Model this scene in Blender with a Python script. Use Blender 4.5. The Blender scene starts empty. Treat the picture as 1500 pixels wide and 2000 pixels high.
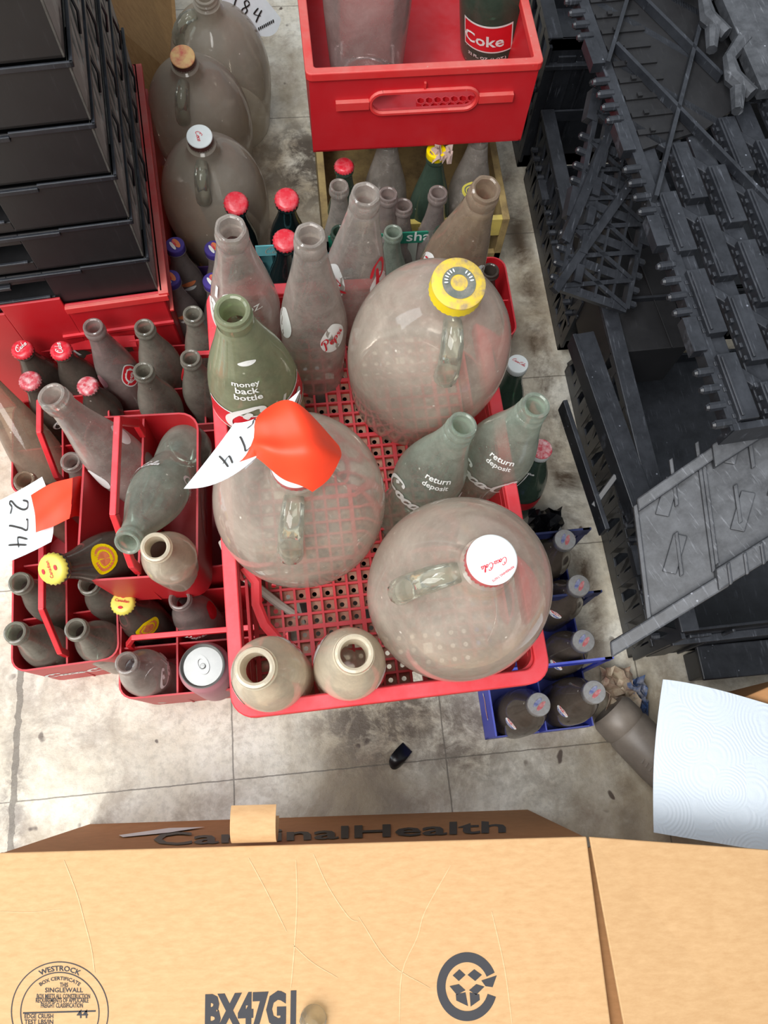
import bpy, bmesh, math, random
from mathutils import Vector, Matrix
random.seed(7)
PI = math.pi
S = bpy.context.scene
COL = S.collection
# ------------------------------------------------------------------ camera
CRX, CRY, CRZ = 0.34420970302266124, -0.04112614364180515, -0.08256100613193297
CX, CY, CH, CF = 0.4721736753779852, -0.02394390628109954, 1.154684961216431, 1488.98
CR = Matrix.Rotation(CRZ, 3, 'Z') @ Matrix.Rotation(CRX, 3, 'X') @ Matrix.Rotation(CRY, 3, 'Y')
CP = Vector((CX, CY, CH))
cd = bpy.data.cameras.new('camera'); cam = bpy.data.objects.new('camera', cd); COL.objects.link(cam)
cam.matrix_world = Matrix.Translation(CP) @ CR.to_4x4()
cd.sensor_fit = 'VERTICAL'; cd.sensor_height = 24; cd.lens = CF / 2000 * 24; cd.clip_start = .02
S.camera = cam
S.view_settings.view_transform = 'Standard'; S.view_settings.look = 'None'
S.view_settings.gamma = 1; S.view_settings.use_curve_mapping = False; S.view_settings.exposure = 0.0
try: S.cycles.transparent_max_bounces = 24
except Exception: pass
# ------------------------------------------------------------------ light: soft daylight from the doorway behind the viewer
w = bpy.data.worlds.new('world'); S.world = w; w.use_nodes = True
w.node_tree.nodes['Background'].inputs[0].default_value = (.86, .93, 1, 1)
w.node_tree.nodes['Background'].inputs[1].default_value = .36
def area(name, loc, aim, sx, sy, power, col):
    l = bpy.data.lights.new(name, 'AREA'); l.shape = 'RECTANGLE'; l.size = sx; l.size_y = sy; l.energy = power; l.color = col
    o = bpy.data.objects.new(name, l); COL.objects.link(o); o.location = loc
    o.rotation_euler = (Vector(aim) - Vector(loc)).to_track_quat('-Z', 'Y').to_euler(); return o
area('doorway_daylight', (-.75, -1.25, 3.1), (.35, .3, .1), 2.8, 1.8, 172, (1, .975, .94))
area('ceiling_lamp', (-.15, .6, 2.7), (.35, .4, 0), 1.0, .35, 24, (.95, .98, 1))
area('side_window', (-2.6, .6, 2.0), (.3, .6, .1), 1.3, 1.1, 24, (.9, .96, 1))

# ------------------------------------------------------------------ helpers
def P(u, v, z):                       # a place in the room: where a photo ray meets height z
    d = CR @ Vector(((u - 750) / CF, -(v - 1000) / CF, -1)); t = (z - CH) / d.z
    return CP + d * t
def ray_plane(u, v, p0, n):
    d = CR @ Vector(((u - 750) / CF, -(v - 1000) / CF, -1))
    return CP + d * ((p0 - CP).dot(n) / d.dot(n))
def C_(h):
    h = h.lstrip('#'); c = [int(h[i:i + 2], 16) / 255 for i in (0, 2, 4)]
    return tuple((x / 12.92 if x < .04045 else ((x + .055) / 1.055) ** 2.4) for x in c) + (1,)
class MB:                             # mesh collector
    def __init__(s): s.v = []; s.f = []; s.m = []; s.cur = 0
    def add(s, vs, fs, m=None):
        b = len(s.v); s.v += [tuple(x) for x in vs]; s.f += [tuple(b + i for i in f) for f in fs]
        s.m += [s.cur if m is None else m] * len(fs)
    def box(s, c, d, R=None, m=None):
        c = Vector(c); q = []
        for x in (-.5, .5):
            for y in (-.5, .5):
                for z in (-.5, .5):
                    p = Vector((x * d[0], y * d[1], z * d[2]))
                    q.append(c + (R @ p if R else p))
        s.add(q, [(0, 1, 3, 2), (4, 6, 7, 5), (0, 4, 5, 1), (2, 3, 7, 6), (0, 2, 6, 4), (1, 5, 7, 3)], m)
    def b2(s, x0, x1, y0, y1, z0, z1, m=None):
        s.box(((x0 + x1) / 2, (y0 + y1) / 2, (z0 + z1) / 2), (abs(x1 - x0), abs(y1 - y0), abs(z1 - z0)), None, m)
    def bar(s, a, b, wd, ht, up=(0, 0, 1), m=None):      # box beam a->b, width wd, height ht along up
        a, b = Vector(a), Vector(b); d = (b - a).normalized(); u = Vector(up); sd = d.cross(u).normalized(); u = sd.cross(d)
        q = []
        for p in (a, b):
            for i, j in ((-1, -1), (1, -1), (1, 1), (-1, 1)): q.append(p + sd * (i * wd / 2) + u * (j * ht / 2))
        s.add(q, [(3, 2, 1, 0), (4, 5, 6, 7), (0, 1, 5, 4), (1, 2, 6, 5), (2, 3, 7, 6), (3, 0, 4, 7)], m)
    def tube(s, pts, rad, n=8, m=None, flat=1, up=(0, 0, 1), cap=True):
        pts = [Vector(p) for p in pts]; k = len(pts); vs = []; fs = []
        for i, p in enumerate(pts):
            d = (pts[min(i + 1, k - 1)] - pts[max(i - 1, 0)]).normalized(); sd = d.cross(Vector(up))
            if sd.length < 1e-4: sd = d.cross(Vector((1, 0, 0)))
            sd.normalize(); u = sd.cross(d); r = rad[i] if isinstance(rad, (list, tuple)) else rad
            for j in range(n):
                a = 2 * PI * j / n; vs.append(p + sd * (r * math.cos(a)) + u * (r * flat * math.sin(a)))
        for i in range(k - 1):
            for j in range(n):
                a = i * n + j; b = i * n + (j + 1) % n; fs.append((a, b, b + n, a + n))
        if cap: fs += [tuple(range(n - 1, -1, -1)), tuple((k - 1) * n + j for j in range(n))]
        s.add(vs, fs, m)
    def lathe(s, prof, n=40, m=None, flute=0, off=(0, 0, 0), twist=None):
        vs = []; fs = []
        for i, (r, z) in enumerate(prof):
            for j in range(n):
                a = 2 * PI * j / n; rr = r
                if flute and i in flute[1]: rr = r * (1 + flute[0] * (1 if j % 2 else -1))
                if twist: rr = r * (1 + twist(a, z))
                vs.append((rr * math.cos(a) + off[0], rr * math.sin(a) + off[1], z + off[2]))
        for i in range(len(prof) - 1):
            for j in range(n):
                a = i * n + j; b = i * n + (j + 1) % n; fs.append((a, b, b + n, a + n))
        s.add(vs, fs, m)
    def prism(s, poly, z0, z1, M=None, m=None):           # polygon (x,y) extruded in z
        n = len(poly); vs = [Vector((x, y, z0)) for x, y in poly] + [Vector((x, y, z1)) for x, y in poly]
        if M: vs = [M @ p for p in vs]
        s.add(vs, [tuple(range(n - 1, -1, -1)), tuple(range(n, 2 * n))] + [(i, (i + 1) % n, n + (i + 1) % n, n + i) for i in range(n)], m)
    def ring(s, outer, inner, z0, z1, m=None, o1=None, i1=None):   # wall between two outlines; o1/i1 = outlines at the top
        n = len(outer); o1 = o1 or outer; i1 = i1 or inner
        vs = [(x, y, z0) for x, y in outer] + [(x, y, z1) for x, y in o1] + [(x, y, z0) for x, y in inner] + [(x, y, z1) for x, y in i1]
        fs = []
        for i in range(n):
            j = (i + 1) % n
            fs += [(i, j, n + j, n + i), (n + i, n + j, 3 * n + j, 3 * n + i), (3 * n + i, 3 * n + j, 2 * n + j, 2 * n + i), (2 * n + i, 2 * n + j, j, i)]
        s.add(vs, fs, m)
    def build(s, name, mats, parent=None, smooth=False, M=None, bevel=0):
        me = bpy.data.meshes.new(name); me.from_pydata([tuple(Vector(x)) for x in s.v], [], s.f)
        mats = mats if isinstance(mats, (list, tuple)) else [mats]
        for x in mats: me.materials.append(x)
        me.polygons.foreach_set('material_index', s.m)
        me.validate(); me.update()
        bm = bmesh.new(); bm.from_mesh(me); bmesh.ops.recalc_face_normals(bm, faces=bm.faces); bm.to_mesh(me); bm.free()
        if smooth:
            me.polygons.foreach_set('use_smooth', [True] * len(me.polygons))
            try: me.set_sharp_from_angle(angle=.7)
            except Exception: pass
        o = bpy.data.objects.new(name, me); COL.objects.link(o)
        if parent: o.parent = parent
        if M is not None: o.matrix_world = M
        if bevel:
            b = o.modifiers.new('bevel', 'BEVEL'); b.width = bevel; b.segments = 2; b.limit_method = 'ANGLE'; b.angle_limit = .6
        return o
def tag(o, label, cat, group=None, kind=None):
    o['label'] = label; o['category'] = cat
    if group: o['group'] = group
    if kind: o['kind'] = kind
    return o
def thing(name, M, label, cat, group=None):
    o = bpy.data.objects.new(name, None); o.empty_display_size = .02; COL.objects.link(o); o.matrix_world = M
    return tag(o, label, cat, group)
def rrect(x0, x1, y0, y1, r, n=5):
    o = []
    for cx, cy, a0 in ((x1 - r, y1 - r, 0), (x0 + r, y1 - r, PI / 2), (x0 + r, y0 + r, PI), (x1 - r, y0 + r, 3 * PI / 2)):
        for i in range(n + 1):
            a = a0 + PI / 2 * i / n; o.append((cx + r * math.cos(a), cy + r * math.sin(a)))
    return o
def frame(loc, rz=0, rx=0, ry=0):
    return Matrix.Translation(Vector(loc)) @ Matrix.Rotation(rz, 4, 'Z') @ Matrix.Rotation(rx, 4, 'X') @ Matrix.Rotation(ry, 4, 'Y')
def catmull(p, n=6):
    p = [Vector((a[0], a[1], 0)) for a in p]
    if len(p) < 3: return [(q.x, q.y) for q in p]
    q = [2 * p[0] - p[1]] + p + [2 * p[-1] - p[-2]]; o = []
    for i in range(1, len(q) - 2):
        for k in range(n):
            t = k / n; a, b, c, d = q[i - 1:i + 3]
            x = .5 * ((2 * b) + (c - a) * t + (2 * a - 5 * b + 4 * c - d) * t * t + (3 * b - 3 * c + d - a) * t ** 3); o.append((x.x, x.y))
    o.append((p[-1].x, p[-1].y)); return o
def ribbon(pts, wd):                                  # 2-D stroke -> quads
    vs = []; fs = []; k = len(pts)
    for i, (x, y) in enumerate(pts):
        a = pts[max(i - 1, 0)]; b = pts[min(i + 1, k - 1)]; dx, dy = b[0] - a[0], b[1] - a[1]; L = math.hypot(dx, dy) or 1
        ww = wd * (.55 + .45 * abs(dy) / L) * (.5 if i in (0, k - 1) else 1) / 2
        vs += [(x - dy / L * ww, y + dx / L * ww), (x + dy / L * ww, y - dx / L * ww)]
    for i in range(k - 1): fs.append((2 * i, 2 * i + 1, 2 * i + 3, 2 * i + 2))
    return vs, fs
GL = {  # flowing script and hand lettering, strokes per character
 'C': (.8, [[(.78, .80), (.72, .98), (.52, 1.0), (.22, .78), (.08, .42), (.18, .08), (.45, -.02), (.75, .18)], [(.5, .82), (.42, .66), (.5, .6)]]),
 'o': (.42, [[(.3, .42), (.12, .36), (.06, .15), (.18, 0), (.34, .1), (.36, .32), (.26, .43), (.3, .3), (.46, .32)]]),
 'c': (.38, [[(.34, .34), (.24, .43), (.08, .3), (.07, .1), (.2, 0), (.4, .14)]]),
 'a': (.46, [[(.36, .38), (.2, .43), (.07, .28), (.08, .06), (.2, 0), (.34, .16)], [(.38, .42), (.33, .12), (.4, 0), (.5, .12)]]),
 'l': (.3, [[(.02, .2), (.22, .7), (.24, .98), (.14, .96), (.08, .5), (.12, .06), (.22, 0), (.32, .14)]]),
 '-': (.2, [[(0, .22), (.1, .3), (.2, .26)]]),
 'P': (.62, [[(.3, .85), (.24, .4), (.1, -.1), (-.04, -.1)], [(.02, .7), (.2, .98), (.5, 1.0), (.62, .78), (.5, .52), (.3, .45)]]),
 'e': (.38, [[(.06, .2), (.3, .28), (.26, .43), (.1, .36), (.06, .12), (.18, 0), (.38, .14)]]),
 'p': (.44, [[(.1, .42), (.06, 0), (0, -.38)], [(.08, .3), (.24, .44), (.36, .3), (.3, .08), (.1, .04)]]),
 's': (.32, [[(.28, .38), (.14, .42), (.1, .28), (.24, .16), (.2, 0), (.04, .04)]]),
 'i': (.2, [[(.1, .42), (.08, .08), (.14, 0), (.22, .1)], [(.12, .58), (.14, .62)]]),
 'k': (.42, [[(.14, .95), (.06, 0)], [(.34, .42), (.1, .2), (.36, 0)]]),
 '2': (.6, [[(.08, .7), (.18, .95), (.42, .95), (.48, .72), (.3, .35), (.04, .08), (.12, -.02), (.3, .1), (.58, .02)]]),
 '7': (.55, [[(.05, .88), (.1, .96), (.5, .92), (.38, .6), (.22, .1), (.2, -.05)]]),
 '4': (.6, [[(.2, .95), (.06, .5), (.14, .42), (.5, .48)], [(.44, .9), (.36, .4), (.32, -.08)]]),
 '1': (.3, [[(.14, .98), (.12, .4), (.14, -.05)]]),
 '8': (.5, [[(.4, .82), (.22, .98), (.08, .8), (.22, .52), (.38, .3), (.3, .02), (.1, .06), (.1, .3), (.3, .55), (.42, .8)]]),
}
def script(t, wd=.1, shear=.35, under=False):
    vs = []; fs = []; x = 0
    for ch in t:
        if ch == ' ': x += .3; continue
        adv, sts = GL[ch]
        for st in sts:
            v, f = ribbon(catmull([(a + shear * b + x, b) for a, b in st], 5), wd); k = len(vs); vs += v; fs += [tuple(k + i for i in g) for g in f]
        x += adv
    if under:
        v, f = ribbon(catmull([(.35, -.1), (x * .35, -.28), (x * .7, -.2), (x * .95, -.3)], 5), wd); k = len(vs); vs += v; fs += [tuple(k + i for i in g) for g in f]
    return [((a) / x, b / x) for a, b in vs], fs, 1 / x      # normalised to width 1
_fc = {}
def font(t, shear=0, bold=0, cond=1):
    k = (t, shear, bold, cond)
    if k in _fc: return _fc[k]
    c = bpy.data.curves.new('lettering', 'FONT'); c.body = t; c.resolution_u = 2; c.shear = shear; c.offset = bold; c.size = 1
    o = bpy.data.objects.new('lettering', c); COL.objects.link(o)
    bpy.context.view_layer.update(); dg = bpy.context.evaluated_depsgraph_get()
    me = o.evaluated_get(dg).to_mesh(); vs = [(v.co.x * cond, v.co.y) for v in me.vertices]; fs = [tuple(p.vertices) for p in me.polygons]
    o.evaluated_get(dg).to_mesh_clear(); bpy.data.objects.remove(o); bpy.data.curves.remove(c)
    x0 = min(v[0] for v in vs); x1 = max(v[0] for v in vs); W = x1 - x0
    _fc[k] = ([((a - x0) / W, b / W) for a, b in vs], fs, .72 / W); return _fc[k]

# ------------------------------------------------------------------ materials
def nt(name):
    m = bpy.data.materials.new(name); m.use_nodes = True; t = m.node_tree; b = t.nodes['Principled BSDF']; return m, t, b
def N(t, ty, **k):
    n = t.nodes.new(ty)
    for a, b in k.items():
        if a == 'op': n.operation = b
        elif a.startswith('i'): n.inputs[int(a[1:])].default_value = b
        else: setattr(n, a, b)
    return n
def ramp(t, src, stops):
    r = t.nodes.new('ShaderNodeValToRGB'); e = r.color_ramp.elements
    e[0].position, e[0].color = stops[0][0], stops[0][1]; e[1].position, e[1].color = stops[-1][0], stops[-1][1]
    for p, c in stops[1:-1]: x = e.new(p); x.color = c
    t.links.new(src, r.inputs[0]); return r
def g(x): return (x, x, x, 1)
def noise(t, scale, detail=4, rough=.6, co=None, dist=0):
    n = N(t, 'ShaderNodeTexNoise'); n.inputs['Scale'].default_value = scale; n.inputs['Detail'].default_value = detail; n.inputs['Roughness'].default_value = rough
    n.inputs['Distortion'].default_value = dist
    if co is None: co = N(t, 'ShaderNodeTexCoord').outputs['Object']
    t.links.new(co, n.inputs['Vector']); return n.outputs['Fac']
def mixc(t, fac, a, b, blend='MIX'):
    m = N(t, 'ShaderNodeMix', data_type='RGBA', blend_type=blend)
    for s, x in ((0, fac), (6, a), (7, b)):
        if hasattr(x, 'links') or hasattr(x, 'is_linked'): t.links.new(x, m.inputs[s])
        else: m.inputs[s].default_value = x
    return m.outputs[2]
def math_(t, op, a, b=0, clamp=False):
    m = N(t, 'ShaderNodeMath', op=op); m.use_clamp = clamp
    for s, x in ((0, a), (1, b)):
        if hasattr(x, 'is_linked'): t.links.new(x, m.inputs[s])
        else: m.inputs[s].default_value = x
    return m.outputs[0]
def bump(t, b, src, st, dist=.002):
    n = N(t, 'ShaderNodeBump'); n.inputs['Strength'].default_value = st; n.inputs['Distance'].default_value = dist
    t.links.new(src, n.inputs['Height']); t.links.new(n.outputs[0], b.inputs['Normal'])
def plain(name, col, rough=.5, metal=0, spec=.5, dustc=None, dust=0, sc=30, emit=0):
    m, t, b = nt(name); b.inputs['Roughness'].default_value = rough; b.inputs['Metallic'].default_value = metal
    b.inputs['Specular IOR Level'].default_value = spec; c = C_(col)
    if dustc:
        n = noise(t, sc, 5, .65); f = ramp(t, n, [(.42, g(0)), (.7, g(dust))]).outputs[0]
        t.links.new(mixc(t, f, c, C_(dustc)), b.inputs['Base Color'])
    else:
        n = noise(t, 60, 2); f = ramp(t, n, [(.3, tuple(x * .93 for x in c[:3]) + (1,)), (.7, c)]); t.links.new(f.outputs[0], b.inputs['Base Color'])
    return m
def dusty_plastic(name, col, dustc, side=.12, top=.6, rough=.35, sc=18, scratch=.0, specks=True):
    # dust settles on whatever faces up; scuffs and specks anywhere
    m, t, b = nt(name); c = C_(col); tc = N(t, 'ShaderNodeTexCoord').outputs['Object']
    ge = N(t, 'ShaderNodeNewGeometry'); sp = N(t, 'ShaderNodeSeparateXYZ'); t.links.new(ge.outputs['Normal'], sp.inputs[0])
    up = math_(t, 'MULTIPLY', math_(t, 'SMOOTH_MAX', sp.outputs[2], 0), 1, True)
    n1 = noise(t, sc, 6, .7, tc); n1r = ramp(t, n1, [(.3, g(.25)), (.75, g(1))]).outputs[0]
    f = math_(t, 'ADD', math_(t, 'MULTIPLY', math_(t, 'MULTIPLY', up, n1r), top), math_(t, 'MULTIPLY', n1r, side), True)
    if scratch:
        mp = N(t, 'ShaderNodeMapping'); mp.inputs['Scale'].default_value = (1, .12, .12); t.links.new(tc, mp.inputs[0])
        n3 = noise(t, 260, 3, .6, mp.outputs[0]); f = math_(t, 'ADD', f, ramp(t, n3, [(.6, g(0)), (.75, g(scratch))]).outputs[0], True)
    if specks:
        vo = N(t, 'ShaderNodeTexVoronoi'); vo.inputs['Scale'].default_value = 70; t.links.new(tc, vo.inputs['Vector'])
        sk = ramp(t, vo.outputs['Distance'], [(.05, g(.75)), (.1, g(0))]).outputs[0]
        k = ramp(t, noise(t, 22, 2, .5, tc), [(.52, g(0)), (.6, g(1))]).outputs[0]
        f = math_(t, 'ADD', f, math_(t, 'MULTIPLY', sk, k), True)
    t.links.new(mixc(t, f, c, C_(dustc)), b.inputs['Base Color'])
    r = math_(t, 'ADD', math_(t, 'MULTIPLY', f, .5), rough, True); t.links.new(r, b.inputs['Roughness'])
    bump(t, b, n1, .12, .001); return m
def glass(name, tint, dustc, op=.3, edge=.45, var=.25, sc=22, rough=.06, streak=True):
    m, t, b = nt(name); t.nodes.remove(b); out = t.nodes['Material Output']; tc = N(t, 'ShaderNodeTexCoord').outputs['Object']
    n1 = noise(t, sc, 6, .65, tc, .4); v = ramp(t, n1, [(.32, g(0)), (.68, g(1))]).outputs[0]
    n2 = noise(t, sc * 12, 3, .6, tc); s2 = ramp(t, n2, [(.55, g(0)), (.75, g(.5))]).outputs[0]
    lw = N(t, 'ShaderNodeLayerWeight', i0=.5); fc = math_(t, 'POWER', lw.outputs['Facing'], 2.2)
    f = math_(t, 'ADD', math_(t, 'ADD', math_(t, 'MULTIPLY', fc, edge), op - var / 2), math_(t, 'MULTIPLY', math_(t, 'ADD', v, math_(t, 'MULTIPLY', s2, .5)), var), True)
    vo = N(t, 'ShaderNodeTexVoronoi'); vo.inputs['Scale'].default_value = 55; t.links.new(tc, vo.inputs['Vector'])
    sk = ramp(t, vo.outputs['Distance'], [(.045, g(.6)), (.085, g(0))]).outputs[0]
    k = ramp(t, noise(t, 15, 2, .5, tc), [(.5, g(0)), (.58, g(1))]).outputs[0]; skm = math_(t, 'MULTIPLY', sk, k)
    f = math_(t, 'ADD', f, skm, True)
    tr = N(t, 'ShaderNodeBsdfTransparent'); tr.inputs[0].default_value = C_(tint)
    df = N(t, 'ShaderNodeBsdfDiffuse'); tl = N(t, 'ShaderNodeBsdfTranslucent')
    dc = mixc(t, math_(t, 'MULTIPLY', skm, 1.0), C_(dustc), C_('e8e4dc')); t.links.new(dc, df.inputs[0]); t.links.new(dc, tl.inputs[0])
    md = N(t, 'ShaderNodeMixShader', i0=.4); t.links.new(df.outputs[0], md.inputs[1]); t.links.new(tl.outputs[0], md.inputs[2])
    m1 = N(t, 'ShaderNodeMixShader'); t.links.new(f, m1.inputs[0]); t.links.new(tr.outputs[0], m1.inputs[1]); t.links.new(md.outputs[0], m1.inputs[2])
    gl = N(t, 'ShaderNodeBsdfGlossy'); gl.inputs['Roughness'].default_value = rough
    fr = N(t, 'ShaderNodeFresnel'); fr.inputs[0].default_value = 1.5
    bp = N(t, 'ShaderNodeBump'); bp.inputs['Strength'].default_value = .25; bp.inputs['Distance'].default_value = .0015; t.links.new(n1, bp.inputs['Height'])
    t.links.new(bp.outputs[0], gl.inputs['Normal']); t.links.new(bp.outputs[0], fr.inputs['Normal'])
    m2 = N(t, 'ShaderNodeMixShader'); t.links.new(math_(t, 'MULTIPLY', fr.outputs[0], .85, True), m2.inputs[0]); t.links.new(m1.outputs[0], m2.inputs[1]); t.links.new(gl.outputs[0], m2.inputs[2])
    t.links.new(m2.outputs[0], out.inputs[0]); return m
G = {
 'jug': glass('dusty_jug_glass', 'f6f1ea', 'ecdfcf', .38, .30, .26, 16),
 'jug_far': glass('dusty_floor_jug_glass', 'f6f2ec', 'e2d8c8', .44, .26, .12, 8),
 'clear': glass('dusty_clear_glass', 'f6f3f2', 'e2d8ce', .32, .42, .26, 26),
 'cream': glass('cream_dusty_glass', 'f4f0e6', 'f8eed6', .62, .32, .24, 30),
 'brownneck': glass('brown_dusty_glass', 'eee6dc', 'b8a28c', .42, .4, .28, 20),
 'green': glass('dusty_green_glass', 'b8cca8', 'c6cca8', .42, .3, .22, 22),
 'aqua': glass('dusty_aqua_glass', 'e0f2e8', 'd0dccc', .34, .45, .26, 26),
 'aqua_d': glass('dusty_dark_aqua_glass', 'd2e2d8', 'b8b2a4', .42, .34, .28, 30),
 'dgreen': glass('dark_green_glass', '5c8a70', '647c6c', .44, .3, .2, 30),
 'mauve': glass('dusty_mauve_glass', 'ece0e0', 'c4b6b0', .40, .36, .24, 24),
 'cola': glass('filled_cola_glass', '2a2220', '7c7066', .52, .25, .3, 24),
 'colateal': glass('shiny_cola_glass', '16201f', '28383a', .5, .2, .15, 24, .03),
 'handle': glass('clear_handle_glass', 'f4f8f2', 'e0dccc', .14, .5, .14, 30, .02),
}
RED = dusty_plastic('red_crate_plastic', 'd2101c', 'd2707a', .10, .42, .32, 20)
RED_D = dusty_plastic('deep_red_crate_plastic', 'b80c18', 'b87078', .07, .30, .4, 20, specks=False)
REDTOP = dusty_plastic('pinkish_red_crate_plastic', 'd0181f', 'c08a80', .12, .6, .38, 14)
BLK = dusty_plastic('black_tray_plastic', '0b0d12', '868c98', .075, .10, .36, 26, .22)
BLK2 = dusty_plastic('smooth_black_tray_plastic', '121214', '6c6c70', .05, .08, .42, 10, .05, specks=False)
BLKS = dusty_plastic('dusty_brightened_black_plastic', '1c1c1d', 'b4b0a8', .75, .2, .3, 16, .3)  # side-panel dust, its colour paler to stand in for light on that side
BLKS2 = dusty_plastic('scuffed_black_plastic', '121418', '9a9ea6', .17, .16, .36, 40, .35)
CRATEGRID = plain('dirty_grid_floor_plastic', 'a8705f', .7, dustc='c0a890', dust=.8, sc=40)
WHITE = plain('white_print', 'e4e6e4', .5); REDP = plain('red_print', 'c4202e', .5); BLUEP = plain('blue_print', '20389c', .5)
REDL = plain('red_label', 'd02430', .4); INK = plain('black_ink', '26221f', .6); BOXINK = plain('dark_grey_box_ink', '3a3a3e', .8)
YEL = plain('yellow_cap', 'f0d400', .35); YELD = plain('pale_yellow_crown', 'd8cc5a', .45); YELDUST = plain('yellow_cap_dusty_top', 'd2b43c', .6, dustc='84756c', dust=.95, sc=90)
GREYP = plain('grey_cap_print', '5c625c', .6, dustc='9a8f86', dust=.6, sc=90)
CAPW = plain('white_cap_metal', 'dfe6e6', .3); CAPR = plain('red_cap_metal', 'cc2434', .3, dustc='d88a90', dust=.5, sc=120); CAPRW = plain('worn_red_cap_metal', 'b8404c', .4, dustc='d8c4c4', dust=.9, sc=120)
CAPM = plain('maroon_cap_metal', '5a2422', .35); CAPO = plain('orange_cream_cap_top', 'd8b478', .45, dustc='c05048', dust=.9, sc=60)
CAPP = plain('purple_cap', '4a3c8c', .4); CAPS = plain('silver_cap', 'a8a8a8', .3, metal=.6, dustc='8a7c74', dust=.5, sc=140); ORANGEP = plain('orange_print', 'e08050', .5)
CAPMR = plain('muted_red_cap_print', '9c4c50', .5, dustc='a8a0a0', dust=.6, sc=200); CAPMB = plain('muted_blue_cap_print', '505884', .5, dustc='a8a8b0', dust=.6, sc=200)
ALU = plain('aluminium_can_end', '8c8c8a', .38, metal=.75, dustc='9c9a96', dust=.4, sc=60); CANR = plain('faded_red_can', 'b88088', .5)
TEAL = plain('teal_carrier_board', '5aa0a8', .6, dustc='8ab8b8', dust=.4); GREENB = plain('green_carrier_board', '1c7a62', .6); WHITEB = plain('grey_white_carrier_board', '9a9c94', .7)
BLUEB = dusty_plastic('blue_carrier_plastic', '2838b4', '8890b8', .12, .4, .4, 16); BLUED = plain('dark_blue_carrier_plastic', '1a2450', .5, dustc='39426c', dust=.5)
PURB = plain('purple_carton_board', '5a3c7c', .6); WOOD = plain('old_crate_wood', 'a08a5a', .8, dustc='5c4a34', dust=.8, sc=25); WOODY = plain('yellow_painted_wood', 'c8b45c', .7, dustc='8c7c50', dust=.6)
NEON = plain('neon_orange_tape', 'ff4420', .55); TAGW = plain('white_tag_card', 'e6eef2', .6); TAPE_B = plain('black_plastic_scrap', '15161a', .3)
CLEARP = glass('clear_plastic_stopper', 'e8e0d0', 'cfc4ac', .35, .4, .1, 30)
BOTDARK = plain('dusty_brown_bottle', '6c645c', .45, dustc='8a8076', dust=.6, sc=25)
SCRAP = plain('crumpled_wrapper', 'b8aa94', .7, dustc='7c4a40', dust=.9, sc=45); SCRAPB = plain('blue_wrapper', '38507c', .6, dustc='b0a898', dust=.6, sc=60)

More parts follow.
